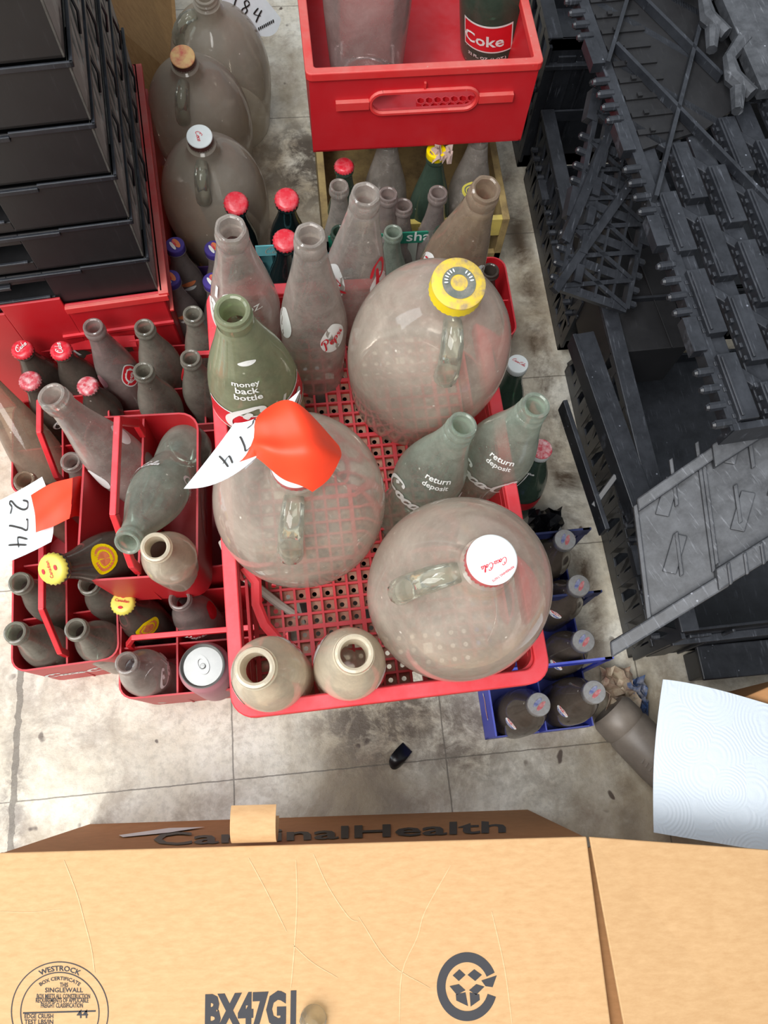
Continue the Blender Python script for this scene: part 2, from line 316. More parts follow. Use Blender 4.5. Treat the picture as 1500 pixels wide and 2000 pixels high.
def m_floor():
    m, t, b = nt('worn_vinyl_tile'); co = N(t, 'ShaderNodeTexCoord').outputs['Object']
    n1 = noise(t, 5, 8, .65, co); base = ramp(t, n1, [(.3, C_('bfb39c')), (.5, C_('dcd6c6')), (.72, C_('f0eee6'))]).outputs[0]
    n5 = noise(t, 90, 4, .7, co); base = mixc(t, ramp(t, n5, [(.35, g(.35)), (.55, g(0))]).outputs[0], base, C_('8f8a7e'))
    # brown stain patches
    n2 = noise(t, 3.2, 6, .62, co, .3); f2 = ramp(t, n2, [(.47, g(0)), (.62, g(.75))]).outputs[0]
    base = mixc(t, f2, base, C_('958469'))
    n6 = noise(t, 11, 7, .7, co, .5); base = mixc(t, ramp(t, n6, [(.52, g(0)), (.66, g(.55))]).outputs[0], base, C_('8c7a68'))
    # heavy dirt around the middle foreground and along the black trays, grime strips
    sx = N(t, 'ShaderNodeSeparateXYZ'); t.links.new(co, sx.inputs[0])
    def blob(x, y, rx, ry, st, col, dark, sc=16):
        nonlocal base
        dx = math_(t, 'DIVIDE', math_(t, 'SUBTRACT', sx.outputs[0], x), rx); dy = math_(t, 'DIVIDE', math_(t, 'SUBTRACT', sx.outputs[1], y), ry)
        d = math_(t, 'SQRT', math_(t, 'ADD', math_(t, 'MULTIPLY', dx, dx), math_(t, 'MULTIPLY', dy, dy)))
        r = ramp(t, d, [(.35, g(1)), (1, g(0))]).outputs[0]; n = ramp(t, noise(t, sc, 7, .72, co, .4), [(.40, g(0)), (.56, g(1))]).outputs[0]
        base = mixc(t, math_(t, 'MULTIPLY', math_(t, 'MULTIPLY', r, n), st), base, C_(col))
    blob(.53, .07, .16, .11, .9, '55493f', 1, 26); blob(.64, .03, .10, .10, .8, '5e5144', 1, 22); blob(.50, -.06, .2, .05, .5, '7a6e62', 1)
    blob(.06, .12, .22, .12, .55, '7d6f62', 1, 9); blob(.0, .0, .03, .12, .7, '6a5f58', 1, 30); blob(.48, 1.1, .12, .16, .9, '453a30', 1, 24)
    blob(.86, .55, .035, .9, .95, '4c3a28', 1, 6); blob(.80, .45, .06, .6, .5, '8d8272', 1, 12); blob(.95, .03, .3, .1, .7, '86765e', 1, 9); blob(.74, -.03, .12, .08, .35, '6a5c48', 1, 25)
    vo = N(t, 'ShaderNodeTexVoronoi'); vo.inputs['Scale'].default_value = 20; dn = N(t, 'ShaderNodeMix', data_type='VECTOR', i0=.05); nz = N(t, 'ShaderNodeTexNoise'); nz.inputs['Scale'].default_value = 25; t.links.new(co, nz.inputs['Vector']); t.links.new(co, dn.inputs[4]); t.links.new(nz.outputs['Color'], dn.inputs[5]); t.links.new(dn.outputs[1], vo.inputs['Vector'])
    sk = ramp(t, vo.outputs['Distance'], [(.09, g(.9)), (.14, g(0))]).outputs[0]; kk = ramp(t, noise(t, 7, 2, .5, co), [(.45, g(0)), (.52, g(1))]).outputs[0]
    base = mixc(t, math_(t, 'MULTIPLY', sk, kk), base, C_('4e3f36'))
    # tile joints every foot
    wob = math_(t, 'MULTIPLY', math_(t, 'SUBTRACT', noise(t, 40, 3, .6, co), .5), .003)
    T = .3048
    def joint(s, wd):
        a = math_(t, 'ADD', s, wob); q = math_(t, 'ABSOLUTE', math_(t, 'SUBTRACT', math_(t, 'FRACT', math_(t, 'ADD', math_(t, 'DIVIDE', a, T), .5)), .5))
        return math_(t, 'LESS_THAN', q, wd)
    j = math_(t, 'MAXIMUM', joint(sx.outputs[0], .0035), joint(sx.outputs[1], .003))
    wide = math_(t, 'LESS_THAN', math_(t, 'ABSOLUTE', math_(t, 'ADD', sx.outputs[0], math_(t, 'MULTIPLY', wob, 4))), .0045)
    j = math_(t, 'MAXIMUM', j, wide)
    base = mixc(t, math_(t, 'MULTIPLY', j, .75), base, C_('5c554b')); t.links.new(base, b.inputs['Base Color'])
    b.inputs['Roughness'].default_value = .42; bump(t, b, noise(t, 55, 6, .75, co), .5, .003); return m
def m_card(name, col, col2, bp=.15):
    m, t, b = nt(name); co = N(t, 'ShaderNodeTexCoord').outputs['Object']
    mp = N(t, 'ShaderNodeMapping'); mp.inputs['Scale'].default_value = (1, 3, 1); t.links.new(co, mp.inputs[0])
    n1 = noise(t, 60, 6, .7, mp.outputs[0]); n2 = noise(t, 5, 3, .5, co)
    a = ramp(t, n1, [(.3, C_(col2)), (.7, C_(col))]).outputs[0]; a = mixc(t, ramp(t, n2, [(.4, g(0)), (.7, g(.25))]).outputs[0], a, C_(col2))
    t.links.new(a, b.inputs['Base Color']); b.inputs['Roughness'].default_value = .75; b.inputs['Specular IOR Level'].default_value = .25
    bump(t, b, n1, bp, .0006); return m
CARD = m_card('kraft_cardboard', 'cba67a', 'bd966a'); CARD_D = m_card('kraft_cardboard_shaded', 'b8875a', 'a87a50'); CARD_O = m_card('old_cardboard', 'a8865a', '8e6e48')  # side board: same kraft darkened, its shade put into the colour
CREASE = m_card('cardboard_crease', 'dabb90', 'cca87c')
def m_towel():
    m, t, b = nt('embossed_paper_towel'); co = N(t, 'ShaderNodeTexCoord').outputs['Object']
    wv = N(t, 'ShaderNodeTexWave', wave_type='RINGS'); wv.inputs['Scale'].default_value = 90; wv.inputs['Distortion'].default_value = 6; wv.inputs['Detail'].default_value = 1; wv.inputs['Detail Scale'].default_value = .3
    t.links.new(co, wv.inputs['Vector']); n = noise(t, 400, 3, .6, co)
    vo = N(t, 'ShaderNodeTexVoronoi'); vo.inputs['Scale'].default_value = 18; t.links.new(co, vo.inputs['Vector'])
    s = math_(t, 'SINE', math_(t, 'MULTIPLY', vo.outputs['Distance'], 90)); h = math_(t, 'ADD', math_(t, 'MULTIPLY', s, .5), n)
    b.inputs['Base Color'].default_value = C_('ccd6e0'); b.inputs['Roughness'].default_value = .9; bump(t, b, h, .32, .0010); return m
TOWEL = m_towel()

# ------------------------------------------------------------------ floor
f = MB(); f.b2(-3, 4, -3, 5, -.05, 0); fl = f.build('floor', m_floor()); fl['kind'] = 'structure'

# ------------------------------------------------------------------ bottles
PROF = {
 'jug': [(.0, .012), (.5, .01), (.76, 0), (.82, .01), (.86, .05), (.93, .2), (.985, .34), (1, .44), (.985, .52), (.94, .60), (.86, .68), (.74, .75), (.58, .81), (.42, .85), (.31, .88), (.265, .915), (.25, .95)],
 'tall': [(0, .02), (.6, .012), (.84, 0), (.93, .015), (.96, .08), (.92, .2), (.96, .32), (1, .42), (.985, .5), (.9, .6), (.74, .7), (.58, .79), (.47, .87), (.42, .92)],
 'coke': [(0, .02), (.6, .012), (.84, 0), (.94, .02), (.97, .1), (.9, .2), (.82, .3), (.84, .34), (.96, .46), (1, .54), (.95, .62), (.78, .72), (.58, .81), (.45, .89), (.41, .93)],
 'big': [(0, .02), (.7, .012), (.9, 0), (.98, .015), (1, .05), (1, .36), (.97, .47), (.88, .58), (.74, .68), (.56, .78), (.41, .87), (.34, .92)],
 'std': [(0, .02), (.6, .012), (.86, 0), (.96, .02), (1, .06), (1, .45), (.97, .53), (.86, .62), (.68, .71), (.53, .79), (.44, .87), (.41, .93)],
 'wide': [(0, .02), (.7, .012), (.88, 0), (.97, .02), (1, .1), (1, .5), (.96, .6), (.84, .7), (.64, .8), (.46, .88), (.4, .93)],
}
RAD = lambda pr, z: next((a[0] + (b[0] - a[0]) * (z - a[1]) / max(b[1] - a[1], 1e-6) for a, b in zip(pr, pr[1:]) if a[1] <= z <= b[1] and b[1] > a[1]), pr[-1][0])
def smoothprof(pr, R, L, lip):
    q = [(r * R, z * L) for r, z in pr]; body = q[:3] + [(x, y) for x, y in catmull(q[2:], 3)][1:]
    x0, z0 = body[-1]
    body += [(lip * 1.0, z0 + L * .008), (lip * 1.1, z0 + L * .018), (lip * 1.1, L - .008), (lip * .98, L - .006), (lip * 1.04, L - .003), (lip, L - .0006), (lip * .86, L), (lip * .74, L - .0012), (lip * .7, L - .006), (lip * .7, L - .03)]
    return body
def crown(mb, r, z, m=0, n=42):
    pr = [(r * 1.12, z - .006), (r * 1.14, z - .0045), (r * 1.08, z - .002), (r * 1.0, z + .0), (r * .88, z + .0012), (r * .5, z + .0016), (0, z + .0017)]
    mb.lathe(pr, n, m, flute=(.045, (0, 1)))
def screw(mb, r, z, h, mt=0, ms=1, n=60):
    mb.lathe([(r * .96, z - h), (r, z - h + .001), (r, z - .002)], n, ms, flute=(.012, (1,)))
    mb.lathe([(r, z - .002), (r * .995, z - .0008), (r * .95, z), (r * .5, z + .0002), (0, z + .0002)], n, mt)
def bottle(kind, top, mid, L, R, mat, name, label, cat='bottle', group=None, cap=None, prints=(), face=None, lip=.0135, handle=None, twist=None, seg=44):
    T = P(*top); Bm = P(*mid) if mid else T - Vector((0, 0, .1)); d = (T - Bm).normalized(); base = T - d * L
    if base.z < .0012: base.z = .0012
    zc = d; fv = (P(*face, T.z) - P(top[0], top[1], T.z)) if face else (CP - (T + base) / 2)
    xc = (fv - zc * fv.dot(zc)).normalized(); yc = zc.cross(xc)
    M = Matrix((xc, yc, zc)).transposed().to_4x4(); M.translation = base
    pr = smoothprof(PROF[kind], R, L, lip); b = MB(); b.lathe(pr, seg, twist=twist)
    solo = not (cap or prints or handle)
    if solo:
        o = b.build(name, mat, None, True, M); return tag(o, label, cat, group)
    root = thing(name, M, label, cat, group)
    gb = b.build('glass_body', mat, root, True); cb = root
    if handle:                                        # finger ring from the neck to the shoulder
        a, sc = handle; h = MB(); rn = R * .25; pts = []
        for x, z in ((rn * .8, .905), (rn + .008 * sc, .915), (rn + .02 * sc, .905), (rn + .03 * sc, .87), (rn + .036 * sc, .83), (rn + .038 * sc, .79), (rn + .034 * sc, .765)):
            pts.append((x * math.cos(a), x * math.sin(a), z * L))
        up = (-math.sin(a), math.cos(a), 0)
        h.tube(pts, [.007, .0085, .0095, .0095, .010, .0105, .009], 12, flat=1.1, up=up); h.build('handle', G['handle'], root, True)
    if cap:
        c = MB(); k = cap[0]
        if k == 'crown': crown(c, lip * 1.0, L + .001); cb = c.build('crown_cap', cap[1], root, True); zt = L + .0032
        else:
            screw(c, cap[3], L + .003, cap[4]); cb = c.build('screw_cap', [cap[1], cap[2]], root, True); zt = L + .0036
    pf = lambda z: max(RAD([(a, b_) for a, b_ in ((q[0], q[1]) for q in pr[2:])], z), .004)
    bl = 0
    for p in prints:
        kd, az, z0, wd, m = p[:5]; txt = p[5] if len(p) > 5 else ''; rot = p[6] if len(p) > 6 else 0
        mb = MB()
        if kd == 'band':                              # az = (from, to); wd = height
            bl += 1; r0 = [(pf(z0 + wd * i / 6) + .0004 + .0003 * bl, z0 + wd * i / 6) for i in range(7)]; a0, a1 = az; n = 28
            vs = [(r * math.cos(a0 + (a1 - a0) * j / n), r * math.sin(a0 + (a1 - a0) * j / n), z) for r, z in r0 for j in range(n + 1)]
            mb.add(vs, [(i * (n + 1) + j, i * (n + 1) + j + 1, (i + 1) * (n + 1) + j + 1, (i + 1) * (n + 1) + j) for i in range(6) for j in range(n)])
            mb.build('label_band', m, gb, True); continue
        if kd == 'ring':
            n = 40; c8 = [(math.cos(2 * PI * i / n), math.sin(2 * PI * i / n)) for i in range(n)]; mb.add([(r * x, r * y, zt + .0002) for r in (az, wd) for x, y in c8], [(i, (i + 1) % n, n + (i + 1) % n, n + i) for i in range(n)]); mb.build('cap_print', m, cb); continue
        if kd == 'dcap':                              # painted patch on the cap: (y offset, x offset, width)
            vs = [(z0 + .5 * wd * math.cos(2 * PI * j / 20), az + .5 * wd * (txt or 1) * math.sin(2 * PI * j / 20)) for j in range(20)]; c_, s_ = math.cos(rot), math.sin(rot)
            mb.add([(x * c_ - y * s_, x * s_ + y * c_, zt + .0003 + .0002 * bl) for x, y in vs], [tuple(range(20))]); bl += 1; mb.build('cap_print', m, cb); continue
        if kd == 'drop':                              # teardrop / oval painted shape, txt = aspect
            asp = txt or 1; vs = [(0, 0)]; n = 26
            for ring_ in (.5, 1):
                for j in range(n):
                    t = 2 * PI * j / n; rr = 1 if math.sin(t) < 0 else 1 - .38 * math.sin(t) ** 2
                    vs.append((ring_ * .5 * wd * math.cos(t) * rr, ring_ * .5 * wd * asp * math.sin(t)))
            fs = [(0, 1 + j, 1 + (j + 1) % n) for j in range(n)] + [(1 + j, 1 + n + j, 1 + n + (j + 1) % n, 1 + (j + 1) % n) for j in range(n)]; eps = .0005
        else:
            v, fs, _ = script(txt, .17 if kd == 'sc' else .13, .3) if kd[0] == 's' else font(txt, .0, .02); eps = .0018
            vs = [((x - .5) * wd, y * wd) for x, y in v]
        if kd in ('scap', 'fcap'):                    # on the cap's top, rot about the axis
            c_, s_ = math.cos(rot), math.sin(rot); y0 = az
            mb.add([((x * c_ - (y + y0) * s_), (x * s_ + (y + y0) * c_), zt + .0004) for x, y in vs], fs); mb.build('cap_print', m, cb); continue
        c_, s_ = math.cos(rot), math.sin(rot); q = []
        for x, y in vs:
            x, y = x * c_ - y * s_, x * s_ + y * c_; z = z0 + y; r = pf(min(max(z, .002), L)) + eps; a = az + x / max(pf(z0), .012); q.append((r * math.cos(a), r * math.sin(a), z))
        mb.add(q, fs); mb.build('printed_label', m, gb)
    return root
tw = lambda k: (lambda a, z: .018 * math.sin(7 * a + k * z))
# three gallon jugs in the tray
Lj, Rj = .288, .0835
bottle('jug', (895, 556, .612), (833, 692, .452), Lj, .0835, G['jug'], 'glass_jug', 'large dusty round glass jug with a scuffed yellow screw cap in the red tray', 'jug', 'gallon jugs in the red tray',
       cap=('screw', YELDUST, YEL, .0236, .016), face=(905, 720), handle=(0, 1.05), lip=.018, seg=64,
       prints=[('ring', .0075, 0, .0145, GREYP), *[('dcap', .0115, .0, .0012, TAGW, 3, .25 * k) for k in (1, 2, 3, 4, 8, 9, 10, 11, 12, 13)]])
bottle('jug', (578, 906, .607), (586, 980, .452), Lj, .0835, G['jug'], 'glass_jug', 'large dusty round glass jug whose cap is covered by neon orange tape', 'jug', 'gallon jugs in the red tray',
       cap=('screw', CAPW, CAPR, .0195, .014), face=(563, 1040), handle=(0, 1.1), lip=.0175, seg=64)
bottle('jug', (960, 1094, .610), (893, 1152, .455), Lj, .0850, G['jug'], 'glass_jug', 'large dusty round glass jug with a white and red screw cap at the tray corner', 'jug', 'gallon jugs in the red tray',
       cap=('screw', CAPW, CAPR, .0192, .014), face=(830, 1125), handle=(0, 1.15), lip=.0175, seg=64,
       prints=[('scap', .002, 0, .021, CAPR, 'Coca-Cola', .15), ('fcap', .0125, 0, .020, CAPR, 'REFRESHING TASTE', .35)])
# three jugs standing on the floor at the back
for i, (c, m_, ca, lab) in enumerate([((390, 268, .300), (421, 385, .15), CAPW, 'dusty glass jug with a white and maroon cap, nearest of the three floor jugs'),
                                    ((357, 112, .300), (392, 232, .15), CAPO, 'dusty glass jug with a pink and cream cap, middle of the three floor jugs'),
                                    ((400, -10, .300), (431, 130, .15), None, 'dusty glass jug partly cut off by the photo top, with a ring handle')]):
    bottle('jug', c, m_, .300, .0850, G['jug_far'], 'glass_jug', lab, 'jug', 'gallon jugs on the floor at the back', cap=('screw', ca, CAPM, .0185, .013) if ca else None,
           face=[(372, 400), (335, 180), (340, 10)][i], handle=(0, 1), lip=.017, seg=56, prints=[('scap', -.004, 0, .016, CAPR, 'Coke'.replace('k', 'c'), .3)] if i == 0 else ())
# tall bottles in the tray
W1 = [('drop', -1.1, .150, .034, WHITE, 1.7), ('sp', -1.1, .146, .030, REDP, 'Pepsi', .45)]
bottle('tall', (450, 445, .612), (478, 590, .47), .300, .0365, G['clear'], 'soda_bottle', 'tall empty clear bottle at the back left corner of the red tray', group='tall clear bottles in the tray', prints=[('drop', -1.25, .165, .034, WHITE, 1.6), ('f', .25, .196, .018, WHITE, 'OZ.'), ('f', -.8, .205, .02, WHITE, '16')], twist=tw(60))
bottle('tall', (605, 458, .600), (612, 620, .46), .305, .0365, G['clear'], 'soda_bottle', 'tall clear bottle in the middle back of the tray, with a white oval logo', group='tall clear bottles in the tray', prints=[('drop', .62, .170, .031, WHITE, 1.5), ('sp', .62, .166, .028, REDP, 'Pepsi', .6), ('drop', -1.15, .18, .026, WHITE, 1.8)], twist=tw(60))
bottle('tall', (714, 378, .580), (695, 520, .46), .290, .0360, G['clear'], 'soda_bottle', 'tall empty clear bottle left of the yellow-capped jug, two white ovals', group='tall clear bottles in the tray', prints=[('drop', -.75, .172, .032, WHITE, 1.6), ('sp', -.75, .168, .028, REDP, 'Cola', -.9), ('drop', 1.0, .170, .028, WHITE, 1.5), ('sp', 1.0, .166, .024, REDP, 'P', .4)], twist=tw(60))
bottle('tall', (950, 368, .600), (890, 500, .47), .300, .0360, G['brownneck'], 'soda_bottle', 'tall bottle with a brown dirty neck behind the yellow-capped jug', group='tall clear bottles in the tray', prints=[('drop', -.75, .165, .03, WHITE, 1.6), ('sp', -.75, .16, .026, REDP, 'Pep'), ('drop', 1.1, .17, .03, WHITE, 1.6)], twist=tw(60))
bottle('big', (453, 605, .610), (496, 745, .46), .290, .0480, G['green'], 'soda_bottle', 'wide green glass bottle reading money back bottle, red label', group=None, lip=.0150, seg=56,
       prints=[('f', -.25, .207, .026, WHITE, 'money'), ('f', -.25, .197, .022, WHITE, 'back'), ('f', -.25, .187, .027, WHITE, 'bottle'), ('band', (-1.4, 1.4), .120, .036, REDL), ('band', (-1.4, 1.4), .156, .0025, WHITE), ('band', (-1.4, 1.4), .1175, .0025, WHITE), ('sc', .0, .126, .095, WHITE, 'Coke'), ('drop', -.05, .236, .017, WHITE, .4)])
bottle('coke', (905, 828, .520), (842, 925, .42), .245, .0370, G['aqua'], 'soda_bottle', 'greenish return deposit bottle beside the jug with the white cap', group='greenish return deposit bottles', prints=[('f', .35, .178, .026, WHITE, 'return'), ('f', .35, .169, .027, WHITE, 'deposit'), ('sc', .25, .125, .100, WHITE, 'Coca-Cola')])
bottle('coke', (1048, 790, .520), (985, 870, .43), .250, .0380, G['aqua'], 'soda_bottle', 'greenish return deposit bottle leaning out over the right tray edge', group='greenish return deposit bottles', prints=[('f', .25, .178, .026, WHITE, 'return'), ('f', .25, .169, .027, WHITE, 'deposit'), ('sc', .30, .125, .100, WHITE, 'Coca-Cola')])
bottle('wide', (497, 1304, .525), (529, 1317, .42), .205, .0350, G['cream'], 'soda_bottle', 'cream dusty bottle standing upright in the near left corner of the tray', group='cream dusty bottles at the near tray edge', prints=[('drop', 1.35, .115, .032, WHITE, 1.0), ('sp', 1.35, .112, .034, REDP, 'Pepsi', 0), ('drop', -2.2, .115, .026, WHITE, 1.2)], lip=.0165)
bottle('wide', (692, 1276, .505), (683, 1296, .42), .185, .0345, G['cream'], 'soda_bottle', 'cream dusty bottle in the tray beside the jug with the white cap', group='cream dusty bottles at the near tray edge', prints=[('drop', -1.6, .105, .032, WHITE, 1.0), ('sp', -1.6, .102, .034, REDP, 'Pepsi', 0), ('drop', 1.6, .105, .026, WHITE, 1.1), ('sp', 1.6, .10, .022, REDP, 'Pep', 0)], lip=.0165)

# ------------------------------------------------------------------ red tray that holds them
def tray(M, w, l, h):
    r = thing('plastic_crate', M, 'red plastic tray holding the three big round jugs and tall bottles', 'crate', None)
    b = MB(); b.ring(rrect(0, w, 0, l, .022, 6), rrect(.014, w - .014, .014, l - .014, .012, 6), -.008, 0); b.ring(rrect(0, w, 0, l, .022, 6), rrect(.003, w - .003, .003, l - .003, .020, 6), -.022, -.006)
    b.build('rim', RED, r, True, bevel=.0015)
    b = MB(); I = lambda e, rr=.016: rrect(e, w - e, e, l - e, rr, 6)
    for z0, z1, e in ((-h, -.062, .016), (-.020, -.006, .012)): b.ring(I(e), I(e + .003), z0, z1)
    # middle band with grip holes in the long walls
    for x in (.0125, w - .0155):
        for y0, y1 in ((.012, .062), (.145, l - .145), (l - .062, l - .012)): b.b2(x, x + .003, y0, y1, -.064, -.018)
    for y in (.0125, l - .0155): b.b2(.012, w - .012, y, y + .003, -.064, -.018)
    b.build('wall', RED_D, r, True)
    b = MB(); p = .0147; nx = int((w - .034) / p); ny = int((l - .034) / p); x0 = (w - nx * p) / 2; y0 = (l - ny * p) / 2
    for i in range(nx + 1): wd = .0048 if i % 4 == 0 else .0026; b.b2(x0 + i * p - wd / 2, x0 + i * p + wd / 2, y0, y0 + ny * p, -h, -h + .006)
    for j in range(ny + 1): wd = .0048 if j % 5 == 0 else .0026; b.b2(x0, x0 + nx * p, y0 + j * p - wd / 2, y0 + j * p + wd / 2, -h, -h + .0057)
    b.build('grid_floor', RED, r)
    b = MB(); zz = -h - .001
    for i in range(nx):
        for j in range(ny):
            if (i * 7 + j * 13) % 11 == 0: continue
            cx = x0 + (i + .5) * p; cy = y0 + (j + .5) * p; a = p / 2; vs = []; fs = []
            for k in range(8):
                t = PI / 4 * k; mx = max(abs(math.cos(t)), abs(math.sin(t))); vs.append((cx + a * math.cos(t) / mx, cy + a * math.sin(t) / mx, zz)); 
            for k in range(8): t = PI / 4 * k; vs.append((cx + .0027 * math.cos(t), cy + .0027 * math.sin(t), zz - .001))
            for k in range(8): fs.append((k, (k + 1) % 8, 8 + (k + 1) % 8, 8 + k))
            b.add(vs, fs)
    b.build('perforated_floor_layer', CRATEGRID, r)
    b = MB()                                                   # broken grip strip curling inward on the left wall
    b.tube([(.020, .150, -.020), (.030, .135, -.03), (.028, .115, -.045), (.034, .095, -.055), (.046, .078, -.06)], .0055, 6, flat=.5)
    b.build('broken_grip', RED, r, True)
    return r
TM = frame((.365, .044, .417), .026, .047, .039)
tray(TM, .31, .465, .098)
t = thing('added_support_crate', frame((.425, .18, 0), .02), 'added dark crate on the floor mostly hidden beneath the big red tray', 'crate')  # added crate: holds the tray and darkens what shows through its floor holes
b = MB(); b.ring(rrect(0, .215, 0, .28, .01, 3), rrect(.004, .211, .004, .276, .008, 3), 0, .302); b.b2(0, .215, 0, .28, 0, .004); b.build('crate_box', plain('very_dark_crate', '1c1614', .8), t)

# ------------------------------------------------------------------ small bottle carriers
def carrier(M, w, l, h, nx, ny, label, mat=RED_D, handle=None, group=None, r=.02, name='bottle_carrier', cat='carrier', text=None, floor_z=0, side=None):
    t = .0024; R_ = thing(name, M, label, cat, group)
    b = MB(); o0 = rrect(.004, w - .004, .004, l - .004, r, 5); o1 = rrect(0, w, 0, l, r, 5); i0 = rrect(.004 + t, w - .004 - t, .004 + t, l - .004 - t, r - t, 5); i1 = rrect(t, w - t, t, l - t, r - t, 5)
    b.ring(o0, i0, floor_z, h, None, o1, i1); b.prism(o0, floor_z, floor_z + .002); b.build('shell', mat, R_, True)
    for i in range(1, nx):
        x = w * i / nx; b = MB(); b.b2(x - t / 2, x + t / 2, t, l - t, .003, h - .006); b.build('divider', mat, R_)
    for j in range(1, ny):
        y = l * j / ny; b = MB(); b.b2(t, w - t, y - t / 2, y + t / 2, .003, h - (.03 if ny > 2 else .012)); b.build('divider', mat, R_)
    if handle:                                           # handle frame standing on the middle divider: (axis, height, bar width, from, to, chamfer)
        ax, hh, bw, a0, a1, ch = handle; c = (w if ax == 'y' else l) / 2
        out = [(a0, h - .006), (a0, h + hh * .25), (a0 + ch, h + hh), (a1 - ch, h + hh), (a1, h + hh * .25), (a1, h - .006)]
        k = bw; inn = [(a0 + k, h - .006), (a0 + k, h + hh * .25 - k * .2), (a0 + ch + k * .5, h + hh - k), (a1 - ch - k * .5, h + hh - k), (a1 - k, h + hh * .25 - k * .2), (a1 - k, h - .006)]
        def f3(p, s): return (c + s, p[0], p[1]) if ax == 'y' else (p[0], c + s, p[1])
        b = MB(); tt = .0035
        for i in range(5):
            q = [out[i], out[i + 1], inn[i + 1], inn[i]]; vs = [f3(x, -tt) for x in q] + [f3(x, tt) for x in q]
            b.add(vs, [(0, 1, 2, 3), (7, 6, 5, 4), (0, 4, 5, 1), (1, 5, 6, 2), (2, 6, 7, 3), (3, 7, 4, 0)])
        b.build('handle', RED, R_, bevel=.001)
    if text:                                             # painted script on a side: (string, width, side)
        s_, wd, sd = text[:3]; v, fs, hgt = script(s_, .19, .3); b = MB()
        cx_ = (w if sd == 'near' else l) / 2
        q = []
        for x, y in v:
            a = (x - .5) * wd; z = h * .38 + y * wd
            q.append((cx_ + a, .0008 + .004 * (1 - z / h) - .0012, z) if sd == 'near' else (w - .004 * (1 - z / h) + .0004, cx_ + a, z))
        b.add(q, fs); b.build('painted_script', WHITE if len(text) < 4 else text[3], R_)
    return R_
C1 = frame((.038, .157, 0), .05)
carrier(C1, .140, .232, .125, 2, 3, 'red bottle carrier at the lower left corner with white script on its side', handle=('y', .085, .009, .012, .222, .045), text=('Coca-Cola', .110, 'near'))
carrier(frame((.022, .408, 0), .05), .140, .150, .125, 2, 2, 'red bottle carrier holding the reclining brown bottle at the left edge', handle=('y', .085, .009, .01, .14, .04))
carrier(frame((.176, .110, 0), -.0), .225, .140, .120, 3, 2, 'red bottle carrier with a drink can, partly under the big tray', handle=('x', .055, .007, .012, .213, .018))
carrier(frame((.178, .222, .185), -.02), .137, .208, .118, 2, 1, 'raised red carrier with two tilted bottles and an octagonal handle, between tag and big tray', handle=('y', .100, .011, .006, .190, .035), text=('Coke', .10, 'side', dusty_plastic('faded_pink_print', 'b84450', 'b88080')), r=.024)
carrier(frame((.220, .502, 0), -.0), .225, .140, .120, 3, 2, 'red bottle carrier of pale green bottles behind the raised carrier', handle=('x', .085, .010, .045, .215, .02))
# support block of the raised carrier: an empty overturned carrier below it
carrier(frame((.205, .262, 0), 0), .135, .20, .1815, 1, 1, 'plain red bottle carrier under the raised carrier', mat=RED_D)
BG = 'small bottles in the left carriers'
B = bottle
B('std', (29, 1235, .205), None, .205, .0300, G['aqua_d'], 'soda_bottle', 'empty dusty bottle in the near left cell of the scripted carrier')
B('std', (37, 1137, .205), None, .200, .0290, G['aqua_d'], 'soda_bottle', 'empty grey bottle in the left row, just beyond the nearest left one')
B('std', (147, 1228, .205), None, .195, .0300, G['aqua_d'], 'soda_bottle', 'empty dusty bottle in the near right cell of the scripted carrier')
B('std', (172, 1140, .17), None, .165, .0290, G['aqua_d'], 'soda_bottle', 'dark dusty bottle mostly hidden under the raised carrier')
B('std', (46, 937, .210), None, .200, .0290, G['brownneck'], 'soda_bottle', 'empty brownish bottle just above the left paper tag')
B('std', (137, 900, .185), None, .180, .0280, G['clear'], 'soda_bottle', 'short empty bottle whose round mouth shows left of the raised carrier')
B('coke', (246, 1294, .210), None, .200, .0310, G['clear'], 'soda_bottle', 'dusty clear bottle beside the drink can', prints=[('sc', .5, .11, .05, WHITE, 'Coke')])
B('std', (350, 1169, .205), None, .200, .0300, G['mauve'], 'soda_bottle', 'clear bottle with red oval logos behind the drink can', prints=[('drop', .95, .118, .026, REDL, 1.4), ('drop', -.7, .098, .038, REDL, .6), ('sp', -.7, .094, .032, WHITE, 'Pepsi', .1)])
B('std', (239, 1177, .205), None, .200, .0300, G['cola'], 'beer_bottle', 'dark full bottle with a yellow crown cap behind the dusty clear one', 'bottle', 'dark bottles with yellow crown caps', cap=('crown', YELD), prints=[('drop', -.2, .128, .036, YEL, .9), ('drop', -.2, .128, .026, ORANGEP, .9), ('fcap', .0, 0, .018, REDP, 'Canadian', .5), ('dcap', .007, 0, .006, REDP, .6, .5), ('dcap', -.007, 0, .006, REDP, .6, .5)])
B('std', (100, 1112, .365), (200, 1092, .28), .215, .0315, G['cola'], 'beer_bottle', 'dark bottle leaning left with a large yellow crown cap and yellow oval label', 'bottle', 'dark bottles with yellow crown caps', cap=('crown', YELD), prints=[('drop', .0, .150, .036, YEL, 1.05, PI / 2), ('drop', .0, .150, .027, ORANGEP, 1.1, PI / 2), ('fcap', -.002, 0, .019, REDP, 'Canadian', 1.7), ('dcap', .0075, 0, .006, REDP, .6, 1.7), ('dcap', -.0075, 0, .006, REDP, .6, 1.7)], lip=.0150)
B('tall', (99, 771, .430), (180, 850, .345), .290, .0350, G['clear'], 'soda_bottle', 'large clear dusty bottle leaning left across the raised carrier handle', lip=.0150, prints=[('drop', -1.3, .15, .028, WHITE, 1.5), ('drop', 1.0, .19, .02, WHITE, 1.8)])
